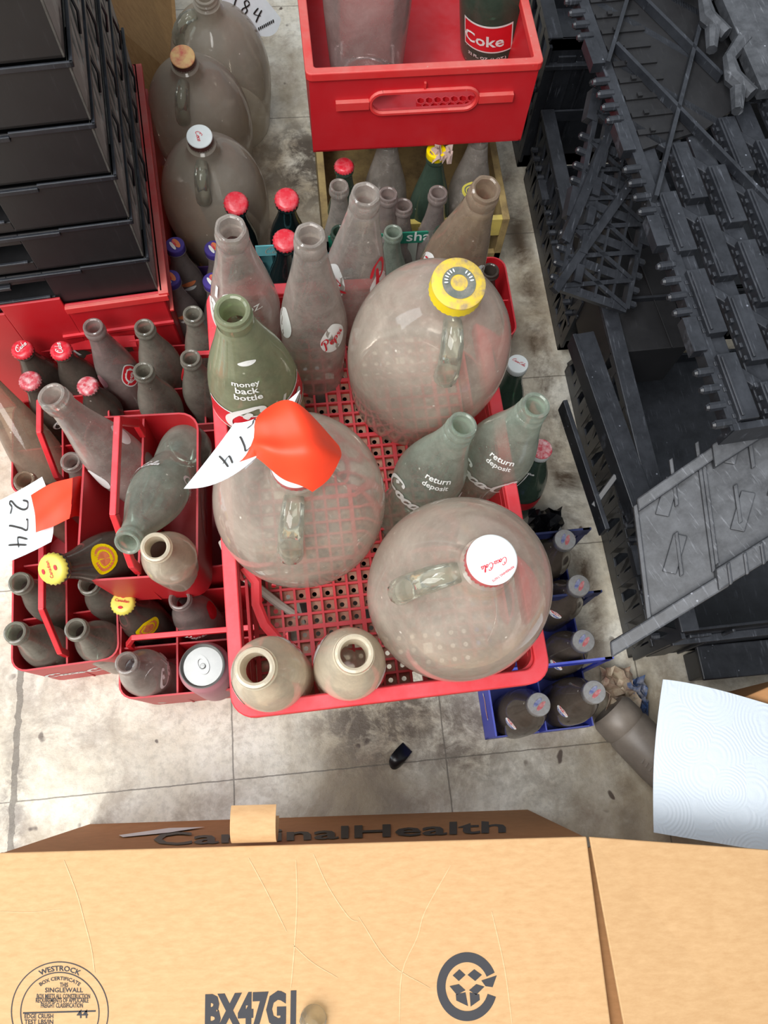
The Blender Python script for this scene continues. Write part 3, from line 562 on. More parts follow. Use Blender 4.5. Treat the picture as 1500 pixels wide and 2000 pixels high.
B('coke', (248, 1062, .395), (318, 950, .318), .235, .0330, G['aqua'], 'soda_bottle', 'contour glass bottle lying mouth down toward the viewer in the raised carrier', prints=[('sc', 1.2, .125, .045, WHITE, 'Coca-Cola', PI), ('sc', -.9, .125, .035, WHITE, 'Coke', PI)])
B('wide', (303, 1068, .395), (336, 1094, .29), .200, .0310, G['cream'], 'soda_bottle', 'cream dusty bottle standing in the near right cell of the raised carrier', lip=.0150)
B('big', (-46, 712, .215), (55, 862, .125), .275, .0370, G['brownneck'], 'soda_bottle', 'large brown dusty bottle reclining at the left photo edge')
# carton of cola at the far left, and the bottles around it
t = thing('paper_carton', frame((.028, .600, 0), .0), 'red paper bottle carton with white stripes around the red-labelled bottles', 'carton')
b = MB(); b.b2(0, .165, .0, .002, .0, .095); b.b2(0, .165, .098, .10, 0, .095); b.b2(0, .002, 0, .10, 0, .095); b.b2(.163, .165, 0, .10, 0, .095); b.b2(0, .165, 0, .10, 0, .002); b.b2(0, .165, -.052, -.050, 0, .09); b.b2(.0, .002, -.05, 0, 0, .09); b.build('carton_body', RED_D, t)
b = MB(); b.bar((.004, .034, .152), (.172, .034, .150), .003, .018, (0, .5, 1)); b.bar((.004, .034, .10), (.0, .034, .152), .003, .014, (1, 0, 0)); b.bar((.17, .034, .09), (.17, .034, .152), .003, .014, (1, 0, 0)); b.bar((.008, .03, .112), (.17, .03, .112), .003, .022, (0, .3, 1)); b.build('carrying_panel', RED, t)
b = MB()
for i in range(5): v, f_ = ribbon(catmull([(.006 + i * .014, .155 - i * .002), (.022 + i * .013, .150), (.03 + i * .012, .135), (.045 + i * .01, .12)], 5), .004); b.add([(x, .0315, z) for x, z in v], f_)
b.build('white_stripes', WHITE, t)
CG = 'cola bottles in the red carton'
B('coke', (42, 681, .205), None, .195, .0290, G['cola'], 'soda_bottle', 'red-labelled bottle with red crown, left of the two in the carton', group=CG, cap=('crown', CAPR), prints=[('band', (-2.2, 2.2), .07, .045, REDL), ('scap', -.003, 0, .018, WHITE, 'Coke', 1.8)])
B('coke', (118, 683, .205), None, .195, .0290, G['cola'], 'soda_bottle', 'red-labelled bottle with red crown, right of the two in the carton', group=CG, cap=('crown', CAPR), prints=[('band', (-2.2, 2.2), .07, .045, REDL), ('scap', -.003, 0, .018, WHITE, 'Coke', 2.9)])
B('tall', (181, 637, .245), None, .240, .0310, G['mauve'], 'soda_bottle', 'open clear bottle with a red teardrop logo beside the striped carton', prints=[('drop', .45, .135, .030, WHITE, 1.6), ('drop', .45, .135, .027, REDL, 1.6), ('f', .45, .130, .020, WHITE, 'Trop', 1.0), ('drop', -1.2, .13, .02, CANR, 1.4)])
B('coke', (57, 742, .200), None, .195, .0285, G['cola'], 'soda_bottle', 'dark bottle with a worn red crown at the left, in front of the carton', group='dark bottles with worn red crowns', cap=('crown', CAPRW), prints=[('sc', .0, .10, .035, WHITE, 'Coke')])
B('coke', (170, 752, .175), None, .170, .0280, G['cola'], 'soda_bottle', 'dark bottle with a dusty pink crown behind the leaning clear bottle', group='dark bottles with worn red crowns', cap=('crown', CAPRW))
B('std', (52, 608, .200), None, .190, .0290, G['brownneck'], 'soda_bottle', 'open brown dusty bottle at the far left in front of the black trays', group='open bottles below the black tray stack')
B('std', (127, 609, .200), None, .190, .0290, G['cola'], 'soda_bottle', 'dark bottle with a red crown reading in white, below the black trays', cap=('crown', CAPR), prints=[('scap', -.003, 0, .019, WHITE, 'Coke', 2.0)])
B('std', (207, 606, .200), None, .190, .0295, G['brownneck'], 'soda_bottle', 'open brown dusty bottle below the black trays, right of the red crown', group='open bottles below the black tray stack')
GA = 'pale green open bottles'
B('coke', (281, 638, .235), None, .228, .0310, G['aqua_d'], 'soda_bottle', 'open pale green bottle, far left of the four in the back carrier')
B('coke', (376, 612, .235), None, .228, .0300, G['aqua_d'], 'soda_bottle', 'open pale green bottle, far right of the four by the tray')
B('coke', (279, 723, .235), None, .228, .0310, G['aqua_d'], 'soda_bottle', 'open pale green bottle just behind the raised carrier rim')
B('coke', (371, 698, .235), None, .228, .0300, G['aqua_d'], 'soda_bottle', 'open pale green bottle in front of the carrier handle beside the tray')
PG = 'purple-capped bottles in the purple carton'
for (u, v, lab) in ((342, 480, 'purple-capped bottle, far left of four'), (333, 545, 'purple-capped bottle, near left of four'), (418, 487, 'purple-capped bottle, far right of four'), (415, 550, 'purple-capped bottle, near right of four')):
    B('std', (u, v, .195), None, .19, .0295, G['mauve'], 'soda_bottle', lab + ' in the purple carton', group=PG, cap=('screw', CAPP, CAPP, .0145, .013), prints=[('drop', .1, .125, .024, ORANGEP, .32), ('drop', .1, .117, .02, WHITE, .3), ('dcap', .003, 0, .019, ORANGEP, .45, .3), ('dcap', -.004, .001, .017, WHITE, .3, .3), ('dcap', .0, -.002, .012, CAPR, .3, .3)])
t = thing('paper_carton', frame((.262, .66, 0), 0), 'purple paper bottle carton beside the red crate', 'carton')
b = MB(); b.b2(0, .13, 0, .0015, 0, .08); b.b2(0, .13, .155, .157, 0, .08); b.b2(0, .0015, 0, .157, 0, .08); b.b2(.1285, .13, 0, .157, 0, .08); b.b2(0, .13, 0, .157, 0, .0015); b.build('carton_body', PURB, t)
b = MB(); b.b2(.064, .066, .01, .147, .002, .16); b.build('centre_panel', PURB, t)
# the drink can
t = thing('drink_can', frame(P(395, 1300, .175) - Vector((0, 0, .122)), .4), 'silver-topped faded red drink can in the near carrier cell', 'can')
b = MB(); b.lathe([(0, .004), (.024, .002), (.026, 0), (.032, .012), (.033, .016), (.033, .104), (.031, .110), (.0275, .117)], 48); b.build('can_body', CANR, t, True)
b = MB(); b.lathe([(.0275, .117), (.0285, .121), (.0272, .122), (.0258, .119), (.0245, .1165), (.010, .117), (0, .117)], 48); b.build('can_lid', ALU, t, True)
b = MB(); b.ring([(.011 * math.cos(a) * .75, .002 + .013 * math.sin(a)) for a in [2 * PI * i / 20 for i in range(20)]], [(.006 * math.cos(a) * .75, .002 + .008 * math.sin(a)) for a in [2 * PI * i / 20 for i in range(20)]], .1175, .1188); b.lathe([(.0035, .1188), (.003, .1198), (0, .12)], 16); b.build('pull_tab', ALU, t, True)
# drink can stands on a spacer: an overturned half crate floor
# ------------------------------------------------------------------ teal and green carriers at the back
t = thing('bottle_carrier', frame((.382, .700, 0), 0), 'teal paper bottle carrier with faint script behind the tray', 'carrier')
b = MB(); b.b2(0, .115, 0, .0015, 0, .09); b.b2(0, .115, .125, .1265, 0, .09); b.b2(0, .0015, 0, .126, 0, .09); b.b2(.1135, .115, 0, .126, 0, .09); b.b2(0, .115, 0, .126, 0, .0015); b.build('carton_body', TEAL, t)
b = MB(); b.b2(0, .118, .061, .0635, .168, .19); b.b2(0, .118, .061, .0635, .105, .115); b.b2(0, .006, .061, .0635, .01, .19); b.b2(.112, .118, .061, .0635, .01, .19); b.b2(.056, .060, .061, .0635, .01, .112); b.build('carrying_panel', TEAL, t)
v, f_, _ = script('Coca-Cola', .1, .3); b = MB(); b.add([(.018 + x * .062, .0603, .1735 + y * .062) for x, y in v], f_); b.build('painted_script', WHITEB, t)
TG = 'red-crowned bottles in the teal carrier'
for (u, v_, uu, vv, lab) in ((461, 395, 470, 470, 'dark bottle with a red crown, left of two beyond the teal panel'), (560, 388, 563, 460, 'dark bottle with a red crown, right of two beyond the teal panel'), (557, 468, 560, 545, 'dark bottle with a red crown in front of the teal panel')):
    B('std', (u, v_, .275), (uu, vv + 8, .14), .268, .0290, G['colateal'], 'soda_bottle', lab, group=TG, cap=('crown', CAPR), lip=.0155, prints=[('drop', .1, .168, .024, plain('pale_blue_label_%d' % u, 'a8d0d8', .3), .8), ('drop', 1.2, .02, .004, WHITE, 1)])
t = thing('bottle_carrier', frame((.500, .703, 0), .0), 'green and white paper bottle carrier lettered along its panel behind the tray', 'carrier')
b = MB(); b.b2(0, .205, 0, .0015, 0, .1); b.b2(0, .205, .128, .13, 0, .1); b.b2(0, .0015, 0, .13, 0, .1); b.b2(.2035, .205, 0, .13, 0, .1); b.b2(0, .205, 0, .13, 0, .0015)
for x in (.068, .137): b.b2(x, x + .0015, .0, .13, 0, .095)
b.build('carton_body', WHITEB, t)
b = MB(); b.b2(0, .205, .064, .0665, .172, .196, 0); b.b2(0, .205, .064, .0665, .100, .118, 1); b.b2(0, .012, .064, .0665, .118, .172, 1); b.b2(.193, .205, .064, .0665, .118, .172, 1)
for x0, x1 in ((.07, .085), (.125, .14)): b.b2(x0, x1, .064, .0665, .118, .172, 1)
b.build('carrying_panel', [GREENB, WHITEB], t)
v, f_, _ = font('Fun and share', 0, .01); b = MB(); b.add([(.02 + x * .165, .0632, .178 + y * .165) for x, y in v], f_); b.build('panel_lettering', WHITE, t)
GG = 'open bottles in the green carrier'
B('std', (662, 362, .270), None, .262, .0290, G['clear'], 'soda_bottle', 'open clear bottle, leftmost of the far row behind the green lettered panel', group=GG)
B('std', (758, 378, .262), None, .255, .0290, G['mauve'], 'soda_bottle', 'open clear bottle, middle of the far row behind the green lettered panel', group=GG)
B('std', (856, 375, .262), None, .255, .0295, G['mauve'], 'soda_bottle', 'open clear bottle, right of the far row behind the green lettered panel', group=GG)
B('std', (664, 452, .225), None, .215, .0285, G['dgreen'], 'soda_bottle', 'dark green open bottle at the left of the green lettered panel', group=GG)
B('std', (768, 452, .225), None, .215, .0285, G['aqua'], 'soda_bottle', 'pale blue-green open bottle before the green lettered panel', group=GG)
B('std', (866, 452, .225), None, .215, .0285, G['dgreen'], 'soda_bottle', 'dark green open bottle at the right of the green lettered panel', group=GG)
B('std', (788, 400, .235), None, .23, .0285, G['mauve'], 'soda_bottle', 'short clear bottle half hidden in the far row behind the green panel', group=GG)
# wooden crate under the upper red crate, with tall bottles
t = thing('wooden_crate', frame((.494, .835, 0), 0), 'low old wooden crate on the floor under the upper red crate', 'crate')
b = MB(); b.b2(0, .012, 0, .36, 0, .135); b.b2(.300, .312, 0, .36, 0, .135); b.b2(0, .312, .348, .36, 0, .135); b.b2(0, .312, 0, .010, 0, .05); b.b2(0, .312, 0, .36, 0, .008); b.build('crate_box', WOOD, t, bevel=.001)
b = MB(); b.b2(.012, .300, .0, .010, .095, .135); b.build('front_slat', WOODY, t, bevel=.001)
UG = 'bottles in the wooden crate'
B('std', (672, 322, .235), None, .225, .030, G['dgreen'], 'soda_bottle', 'dark green bottle with a red crown under the upper red crate', group=UG, cap=('crown', CAPR))
B('tall', (758, 262, .262), None, .250, .037, G['clear'], 'soda_bottle', 'clear bottle with its neck hidden under the upper red crate', group=UG)
B('big', (852, 296, .255), None, .245, .036, G['dgreen'], 'soda_bottle', 'dark green bottle with a yellow cap under the upper red crate', group=UG, cap=('screw', YEL, YEL, .015, .012), prints=[('f', -.2, .1, .03, WHITE, 'ske')])
B('tall', (938, 262, .262), None, .250, .036, G['clear'], 'soda_bottle', 'clear bottle with a yellow shield print near the crate corner', group=UG, prints=[('drop', .1, .165, .030, YELD, 1.0), ('drop', .1, .166, .022, GREYP, .9)])
# ------------------------------------------------------------------ upper red crate with its big bottles
t = thing('plastic_crate', frame((.487, .864, .266), .015, .0), 'bright red plastic crate with an oblong grip hole, resting above the wooden crate', 'crate')
w_, l_, h_ = .314, .36, .135
b = MB(); b.ring(rrect(-.004, w_ + .004, -.004, l_ + .004, .008, 3), rrect(.008, w_ - .008, .008, l_ - .008, .004, 3), h_ - .012, h_); b.build('rim', REDTOP, t, bevel=.0015)
b = MB(); th = .004
b.b2(0, th, 0, l_, 0, h_ - .01); b.b2(w_ - th, w_, 0, l_, 0, h_ - .01); b.b2(0, w_, l_ - th, l_, 0, h_ - .01)
hx0, hx1, hz0, hz1 = .085, .232, .068, .098
b.b2(th, w_ - th, 0, th, 0, hz0); b.b2(th, w_ - th, 0, th, hz1, h_ - .01)
st = [(hx0 + .015 - .015 * math.sin(a), (hz0 + hz1) / 2 + .015 * math.cos(a)) for a in [PI * i / 8 for i in range(9)]]
for s_ in (0, 1):
    q = [((x if not s_ else hx0 + hx1 - x), z) for x, z in st]; xe = th if not s_ else w_ - th
    vs = [(x, y, z) for y in (0, th) for x, z in q] + [(xe, y, z) for y in (0, th) for z in (hz1, hz0)]
    n = 9; fs = []
    for k in range(n - 1): fs.append((k, k + 1, n + k + 1, n + k))
    fs += [tuple(list(range(n)) + [2 * n + 1, 2 * n]), tuple(list(range(n, 2 * n)) + [2 * n + 3, 2 * n + 2])]
    b.add(vs, fs)
b.b2(0, w_, 0, l_, 0, .003)
b.build('wall', RED_D, t)
b = MB(); lp = []; cx0, cx1, cz, rr = hx0 + .015, hx1 - .015, (hz0 + hz1) / 2, .017
for i in range(11): a = PI / 2 + PI * i / 10; lp.append((cx0 + rr * math.cos(a), -.003, cz + rr * math.sin(a)))
for i in range(11): a = -PI / 2 + PI * i / 10; lp.append((cx1 + rr * math.cos(a), -.003, cz + rr * math.sin(a)))
lp.append(lp[0]); b.tube(lp, .0034, 6, up=(0, 1, 0), cap=False)
b.bar((.035, -.003, .083), (hx0 - .004, -.003, .083), .008, .012, (0, 0, 1)); b.bar((hx1 + .004, -.003, .083), (.285, -.003, .083), .008, .012, (0, 0, 1)); b.bar((.158, -.002, .1), (.158, -.002, .112), .003, .004, (0, 1, 0))
b.build('grip_lip', REDTOP, t, True)
b = MB(); 
for i in range(9):
    for j in range(5):
        cx_, cy_ = .17 + i * .013 + (j % 2) * .0065, .03 + j * .0115; q = [(cx_ + .0072 * math.cos(PI / 3 * k + PI / 6), cy_ + .0072 * math.sin(PI / 3 * k + PI / 6)) for k in range(6)]; q2 = [(cx_ + (x - cx_) * .8, cy_ + (y - cy_) * .8) for x, y in q]; b.ring(q, q2, .003, .012)
b.build('hexagon_floor_grid', RED, t)
B('jug', (722, -330, .560), (717, 10, .375), .285, .0640, G['mauve'], 'glass_jug', 'large dusty clear glass vessel standing in the upper red crate', 'jug', lip=.018, seg=56)
B('big', (975, -240, .545), (966, 20, .345), .275, .0520, G['dgreen'], 'soda_bottle', 'dark green bottle with a large red square label in the upper red crate', lip=.015, seg=56,
  prints=[('band', (-.95, .55), .046, .052, WHITE), ('band', (-.91, .51), .049, .046, plain('red_square_label', 'd21c28', .4)), ('f', -.30, .060, .062, WHITE, 'Coke'), ('f', -.2, .032, .060, WHITE, '32 FL. OZ. (1 QT.)')])
# ------------------------------------------------------------------ things right of the tray
carrier(frame((.690, .600, 0), 0), .090, .150, .150, 1, 2, 'red bottle carrier behind the far right corner of the big tray', r=.022)
B('std', (958, 527, .175), None, .170, .026, G['cola'], 'soda_bottle', 'small dark open bottle in the red carrier behind the big tray')
B('std', (1011, 712, .215), None, .210, .0300, G['dgreen'], 'soda_bottle', 'green bottle with a clean white cap, right of the yellow-capped jug', cap=('screw', CAPW, CAPW, .0150, .012), prints=[('scap', .0, 0, .020, CAPR, 'Coca-Cola', 1.4)])
B('big', (1057, 878, .215), None, .210, .0340, G['dgreen'], 'soda_bottle', 'green bottle with a scuffed pink cap standing right of the tray', cap=('screw', CAPRW, CAPW, .0150, .014), prints=[('f', -.5, .125, .022, WHITE, 'money'), ('f', -.5, .117, .02, WHITE, 'back'), ('f', -.5, .109, .022, WHITE, 'bottle'), ('band', (-1.6, 1.6), .060, .028, REDL), ('f', .1, .165, .014, WHITE, 'Coke')])
def bluec(M, w, l, lab, near):
    t = thing('bottle_carrier', M, lab, 'carrier', 'blue carriers right of the tray')
    b = MB(); b.b2(0, w, 0, l, 0, .002); b.b2(0, .0025, 0, l, 0, .085); b.b2(w - .002, w, 0, l, 0, .045); b.b2(0, w, l - .002, l, 0, .045); b.b2(0, w, 0, .002, 0, .03); b.build('tray_body', BLUEB, t)
    b = MB(); b.b2(w / 2 - .001, w / 2 + .001, 0, l, .002, .07); b.build('divider', BLUEB, t)
    b = MB(); b.b2(.0, w + .01, l - .006, l - .003, .13, .155); b.b2(0, .01, l - .006, l - .003, 0, .155); b.b2(w - .002, w + .008, l - .006, l - .003, 0, .155); b.build('handle_panel', BLUEB if near else BLUED, t)
    if near:
        b = MB(); q = [(.0, .006 + .008 * math.sin(i * .9), 0) for i in range(2)]; v, f_ = ribbon([(0, 0), (.012, .004), (.026, .002), (.038, .006)], .012); b.add([(-.0006, .062 - x, .045 + z) for x, z in v], f_); b.build('white_wave', WHITE, t)
        b = MB(); v, f_ = ribbon([(0.004, 0), (.014, .003), (.026, .001), (.036, .005)], .0045); b.add([(-.0010, .062 - x, .047 + z) for x, z in v], f_); b.build('red_wave', REDP, t)
bluec(frame((.670, .020, 0), .02), .150, .083, 'blue plastic carrier at the lower right of the tray with a cola emblem', True)
bluec(frame((.672, .110, 0), .02), .150, .083, 'dark blue carrier right of the tray, second from the viewer', False)
bluec(frame((.674, .200, 0), .02), .150, .083, 'dark blue carrier right of the tray, third from the viewer', False)
QG = 'silver-capped dark bottles in the blue carriers'
for (u, v_, uu, vv, lab) in ((1052, 1376, 1012, 1393, 'nearest the viewer at the left of its pair'), (1160, 1352, 1112, 1372, 'nearest the viewer at the right of its pair'), (1139, 1252, 1098, 1275, 'second from the viewer, with a red and blue spot'),
                             (1130, 1144, 1085, 1175, 'third from the viewer, just beyond the dark blue panel'), (1103, 1055, 1070, 1090, 'farthest from the viewer')):
    B('big' if v_ > 1300 else 'std', (u, v_, .175), None, .172, .0325 if v_ > 1300 else .030, G['cola'], 'soda_bottle', 'dark bottle with silver cap, ' + lab, group=QG, cap=('screw', CAPS, CAPS, .0148, .012), lip=.0135,
      prints=[('drop', .3, .098, .020, WHITE, .8), ('drop', .3, .102, .017, REDP, .35), ('drop', .3, .094, .017, BLUEP, .35), ('dcap', .003, 0, .016, CAPMR, .34, .4), ('dcap', -.003, 0, .015, CAPMB, .34, .4)])

# ------------------------------------------------------------------ sheets that bend (tags, tape, towel)
def sheet(name, ctrl, mat, parent=None, n=14, th=.0006, wob=0, world=False, M=None):
    c = [[Vector(p) if world else P(*p) for p in row] for row in ctrl]       # 3 x 3 places
    def lag(t): return ((1 - t) * (1 - 2 * t), 4 * t * (1 - t), t * (2 * t - 1))
    top = []
    for j in range(n + 1):
        b_ = lag(j / n); row = []
        for i in range(n + 1):
            a_ = lag(i / n); p = Vector((0, 0, 0))
            for y in range(3):
                for x in range(3): p += c[y][x] * (b_[y] * a_[x])
            if wob: p.z += wob * (math.sin(9 * i / n + 3 * j / n) + math.sin(5 * j / n * 2 - i / n * 4)) * .5
            row.append(p)
        top.append(row)
    vs = []; fs = []; nn = n + 1
    for s in (0, 1):
        for j in range(nn):
            for i in range(nn):
                du = top[j][min(i + 1, n)] - top[j][max(i - 1, 0)]; dv = top[min(j + 1, n)][i] - top[max(j - 1, 0)][i]; nm = du.cross(dv).normalized()
                if nm.z < 0: nm = -nm
                vs.append(top[j][i] - nm * th * s)
    k = nn * nn
    for j in range(n):
        for i in range(n):
            a = j * nn + i; fs.append((a, a + 1, a + nn + 1, a + nn)); fs.append((k + a, k + a + nn, k + a + nn + 1, k + a + 1))
    bd = [i for i in range(n)] + [j * nn + n for j in range(n)] + [n * nn + n - i for i in range(n)] + [(n - j) * nn for j in range(n)]
    for i in range(len(bd)): a = bd[i]; b_ = bd[(i + 1) % len(bd)]; fs.append((a, k + a, k + b_, b_))
    m = MB(); m.add(vs, fs); return m.build(name, mat, parent, True)
def onplane(px_pts, faces, p0, nrm, lift, mb):
    mb.add([ray_plane(u, v, p0, nrm) + nrm * lift for u, v in px_pts], faces)
def plane_of(a, b, c):
    a, b, c = P(*a), P(*b), P(*c); n = (b - a).cross(c - a).normalized(); return a, (n if n.z > 0 else -n)
def flat(rows, p0, n, lift=0): return [[ray_plane(u, v, p0, n) + n * lift for u, v in r] for r in rows]
def root0(name, label, cat, p, group=None): return thing(name, Matrix.Translation(p), label, cat, group)
def rel(o, r):                                    # world-built mesh -> child of r
    o.parent = r; o.matrix_parent_inverse = r.matrix_world.inverted(); return o

# tag and tape on the covered jug cap
r = root0('price_tag', 'white paper tag reading 274 stuck with orange tape to the middle jug cap', 'tag', P(575, 905, .614), 'handwritten paper tags')
p0, nn = plane_of((359, 954, .615), (500, 892, .624), (476, 822, .624)); b = MB()
rel(sheet('tag_card', flat([[(359, 954), (432, 940), (502, 891)], [(412, 888), (466, 868), (518, 850)], [(458, 826), (492, 820), (524, 800)]], p0, nn), TAGW, n=12, world=True), r)
rel(sheet('tag_card', [[(478, 917, .616), (490, 905, .616), (500, 893, .616)], [(500, 870, .616), (520, 860, .616), (540, 850, .616)], [(540, 800, .616), (565, 780, .618), (586, 762, .620)]], TAGW, n=8), r)
for ch, o in (('2', (500, 818)), ('7', (476, 848)), ('4', (440, 882))):
    for st in GL[ch][1]:
        v, f_ = ribbon(catmull(st, 6), .09); onplane([(o[0] - x * 30 + y * 22, o[1] + x * 34 + y * 18) for x, y in v], f_, p0, nn, .0012, b)
rel(b.build('handwriting', INK), r)
r = root0('orange_tape', 'crumpled neon orange tape over the cap of the middle jug', 'tape', P(575, 905, .62), 'neon orange tape pieces')
rel(sheet('tape_piece', [[(498, 892, .622), (548, 928, .618), (611, 964, .600)], [(496, 850, .630), (580, 868, .640), (660, 906, .612)], [(508, 806, .622), (572, 790, .630), (662, 868, .606)]], NEON, n=22, wob=.006, th=.0004), r)
rel(sheet('tape_piece', [[(467, 902, .624), (484, 896, .625), (502, 890, .624)], [(490, 870, .6255), (500, 864, .6265), (512, 856, .6265)], [(507, 808, .626), (511, 820, .627), (518, 832, .627)]], NEON, n=8, th=.0004), r)
# tag and tape at the left edge
r = root0('price_tag', 'white paper tag reading 274 at the left edge over the carriers', 'tag', P(60, 1020, .31), 'handwritten paper tags')
p0, nn = plane_of((0, 1103, .302), (100, 1058, .305), (82, 931, .310)); b = MB()
rel(sheet('tag_card', flat([[(-90, 1122), (0, 1103), (100, 1058)], [(-90, 1070), (20, 1030), (103, 1000)], [(-90, 1015), (0, 977), (82, 931)]], p0, nn), TAGW, n=12, world=True), r)
for ch, o in (('2', (20, 978)), ('7', (20, 1018)), ('4', (20, 1050))):
    for st in GL[ch][1]:
        v, f_ = ribbon(catmull(st, 6), .085); onplane([(o[0] + y * 36, o[1] + x * 46 - y * 6) for x, y in v], f_, p0, nn, .0012, b)
rel(b.build('handwriting', INK), r)
r = root0('orange_tape', 'neon orange tape holding the left tag to the red carrier', 'tape', P(120, 985, .316), 'neon orange tape pieces')
rel(sheet('tape_piece', [[(70, 1040, .315), (102, 1028, .316), (136, 1013, .316)], [(68, 1003, .316), (102, 990, .318), (140, 975, .317)], [(60, 967, .314), (98, 946, .317), (142, 933, .316)]], NEON, n=12, wob=.001, th=.0004), r)
rel(sheet('tape_piece', [[(136, 1013, .316), (150, 1008, .300), (163, 1012, .288)], [(140, 975, .317), (152, 970, .300), (160, 975, .290)], [(142, 933, .316), (160, 930, .302), (172, 938, .288)]], plain('thin_orange_tape', 'd81c10', .5), n=8, th=.0004), r)
# tag at the top
r = root0('price_tag', 'white round-ended tag reading 184 leaning on the farthest jug', 'tag', P(500, 35, .2), 'handwritten paper tags')
p0, nn = plane_of((510, 72, .190), (549, 36, .190), (440, -10, .262)); b = MB()
rel(sheet('tag_card', flat([[(508, 70), (536, 66), (549, 36)], [(472, 40), (496, 22), (520, 0)], [(430, 8), (450, -20), (482, -45)]], p0, nn), TAGW, n=12, world=True), r)
for ch, o in (('1', (452, 12)), ('8', (468, 24)), ('4', (490, 38))):
    for st in GL[ch][1]:
        v, f_ = ribbon(catmull(st, 6), .10); onplane([(o[0] + x * 30 + y * 8, o[1] + x * 12 - y * 26) for x, y in v], f_, p0, nn, .0012, b)
for k in range(9): onplane([(504 + k * 3.5, 60 - k * 1.9), (506.5 + k * 3.5, 59 - k * 1.9), (505.5 + k * 3.5, 53 - k * 1.9), (503 + k * 3.5, 54 - k * 1.9)], [(0, 1, 2, 3)], p0, nn, .0012, b)
rel(b.build('handwriting', INK), r)

# ------------------------------------------------------------------ left: stack of black trays in a long red crate
ST = frame((.262, .648, 0), .095)
def big_crate(M, w, l, h, label, mat, z0=0):
    t = thing('plastic_crate', M, label, 'crate'); b = MB(); th = .004
    b.b2(-w, 0, 0, l, z0, z0 + .004); b.b2(-w, -.30, 0, th, z0, h - .02); b.b2(-.30, -.215, 0, th, z0, h - .005); b.b2(-.215, -.135, 0, th, z0, h + .012); b.b2(-.135, 0, 0, th, z0, h - .004)
    b.b2(-w, 0, l - th, l, z0, h); b.b2(-th, 0, 0, l, z0, h); b.b2(-w, -w + th, 0, l, z0, h); b.build('wall', mat, t, bevel=.001)
    b = MB(); b.b2(-.006, .008, -.004, l, h - .008, h); b.b2(-.135, .006, -.006, 0, h - .016, h - .004); b.b2(0, .006, 0, l, h - .05, h - .046); b.build('rim', REDTOP, t, bevel=.001)
    b = MB(); b.b2(-.16, 0, -.004, 0, h - .075, h - .070); b.build('front_rib', RED, t)
    return t
big_crate(ST, .50, .43, .248, 'long red crate under the stack of black trays at the left', RED_D)
def stack_tray(M, k):
    w, l, h = .50, .42, .076
    t = thing('plastic_tray', M, 'black nesting tray in the left stack, ' + k, 'tray', 'black trays stacked at the left')
    b = MB(); th = .003
    # front wall with a hand hole
    b.b2(-.135, -.0, 0, th, 0, h - .010); b.b2(-w, -.235, 0, th, 0, h - .010); b.b2(-.235, -.135, 0, th, 0, .016); b.b2(-.235, -.18, 0, th, .046, h - .010); b.b2(-.18, -.135, 0, th, .05, h - .010)
    b.b2(-w, -w + th, 0, l, 0, h - .01); b.b2(-w, 0, l - th, l, 0, h - .01); b.b2(-w, 0, 0, l, 0, .004)
    b.build('wall', BLK2, t, bevel=.0008); b = MB()
    # side wall: pierced panels
    b.b2(-th, 0, 0, .05, 0, h - .01); b.b2(-th, 0, l - .03, l, 0, h - .01); b.b2(-th, 0, 0, l, 0, .012); b.b2(-th, 0, 0, l, h - .022, h - .01)
    for i in range(6):
        y = .05 + i * .057; b.bar((-th / 2, y, .006), (-th / 2, y + .03, h - .014), .012, th, (1, 0, 0)); b.bar((-th / 2, y + .03, .006), (-th / 2, y + .05, h - .014), .014, th, (1, 0, 0))
    b.build('side_panel', BLKS, t, bevel=.0008)
    b = MB(); b.b2(-.085, .004, -.003, 0, h - .012, h - .006); b.b2(-.30, -.085, -.004, 0, h - .016, h - .010); b.b2(-w, -.30, -.003, 0, h - .012, h - .006); b.b2(0, .004, -.003, l, h - .012, h - .006)
    b.bar((-.40, -.003, .050), (-.18, -.003, .050), .006, .005, (0, 0, 1)); b.bar((-.46, -.002, .020), (-.14, -.002, .020), .004, .003, (0, 0, 1)); b.build('rim', BLK, t, bevel=.0008)
    for (y, z, s) in ((.10, .04, 1), (.19, .03, 1.2), (.28, .045, .9), (.36, .03, 1)):
        b = MB(); b.tube([(.001, y, z - .02 * s), (.005, y + .006, z), (.001, y + .012, z + .02 * s)], .0035, 6, flat=.5, up=(1, 0, 0)); b.build('bulging_rib', BLK, t, True)
names = ['lowest, sitting in the red crate', 'second from the bottom', 'third from the bottom', 'fourth from the bottom', 'fifth from the bottom', 'uppermost']
for k in range(6): stack_tray(ST @ Matrix.Translation((-.006 - .0015 * (k % 2), .006, .243 + .0725 * k)), names[k])
t = thing('cardboard_box', frame((.17, 1.12, 0), -.05), 'brown cardboard box standing behind the left black stack', 'box')
b = MB(); b.b2(-.2, .0, 0, .004, 0, .30); b.b2(0, .004, 0, .4, 0, .30); b.b2(-.2, 0, .396, .4, 0, .30); b.b2(-.2, -.196, 0, .4, 0, .30); b.b2(-.2, 0, 0, .4, 0, .004); b.build('box_body', CARD_O, t)
b = MB(); b.add([(.004, .01, .30), (.004, .32, .30), (.075, .30, .16), (.085, .10, .10), (.060, .0, .09)], [(0, 1, 2, 3, 4)]); b.add([(.004, .01, .297), (.004, .32, .297), (.072, .30, .158), (.082, .10, .098), (.057, .0, .088)], [(4, 3, 2, 1, 0)]); b.build('torn_flap', CARD_O, t)
t = MB(); t.box((.268, .93, .05), (.035, .16, .10), Matrix.Rotation(.35, 3, 'Z')); t.box((.262, .935, .101), (.045, .17, .002), Matrix.Rotation(.35, 3, 'Z')); tag(t.build('cardboard_scrap', CARD_D, bevel=.002), 'small dark cardboard piece wedged between the red crate and the jugs', 'cardboard')

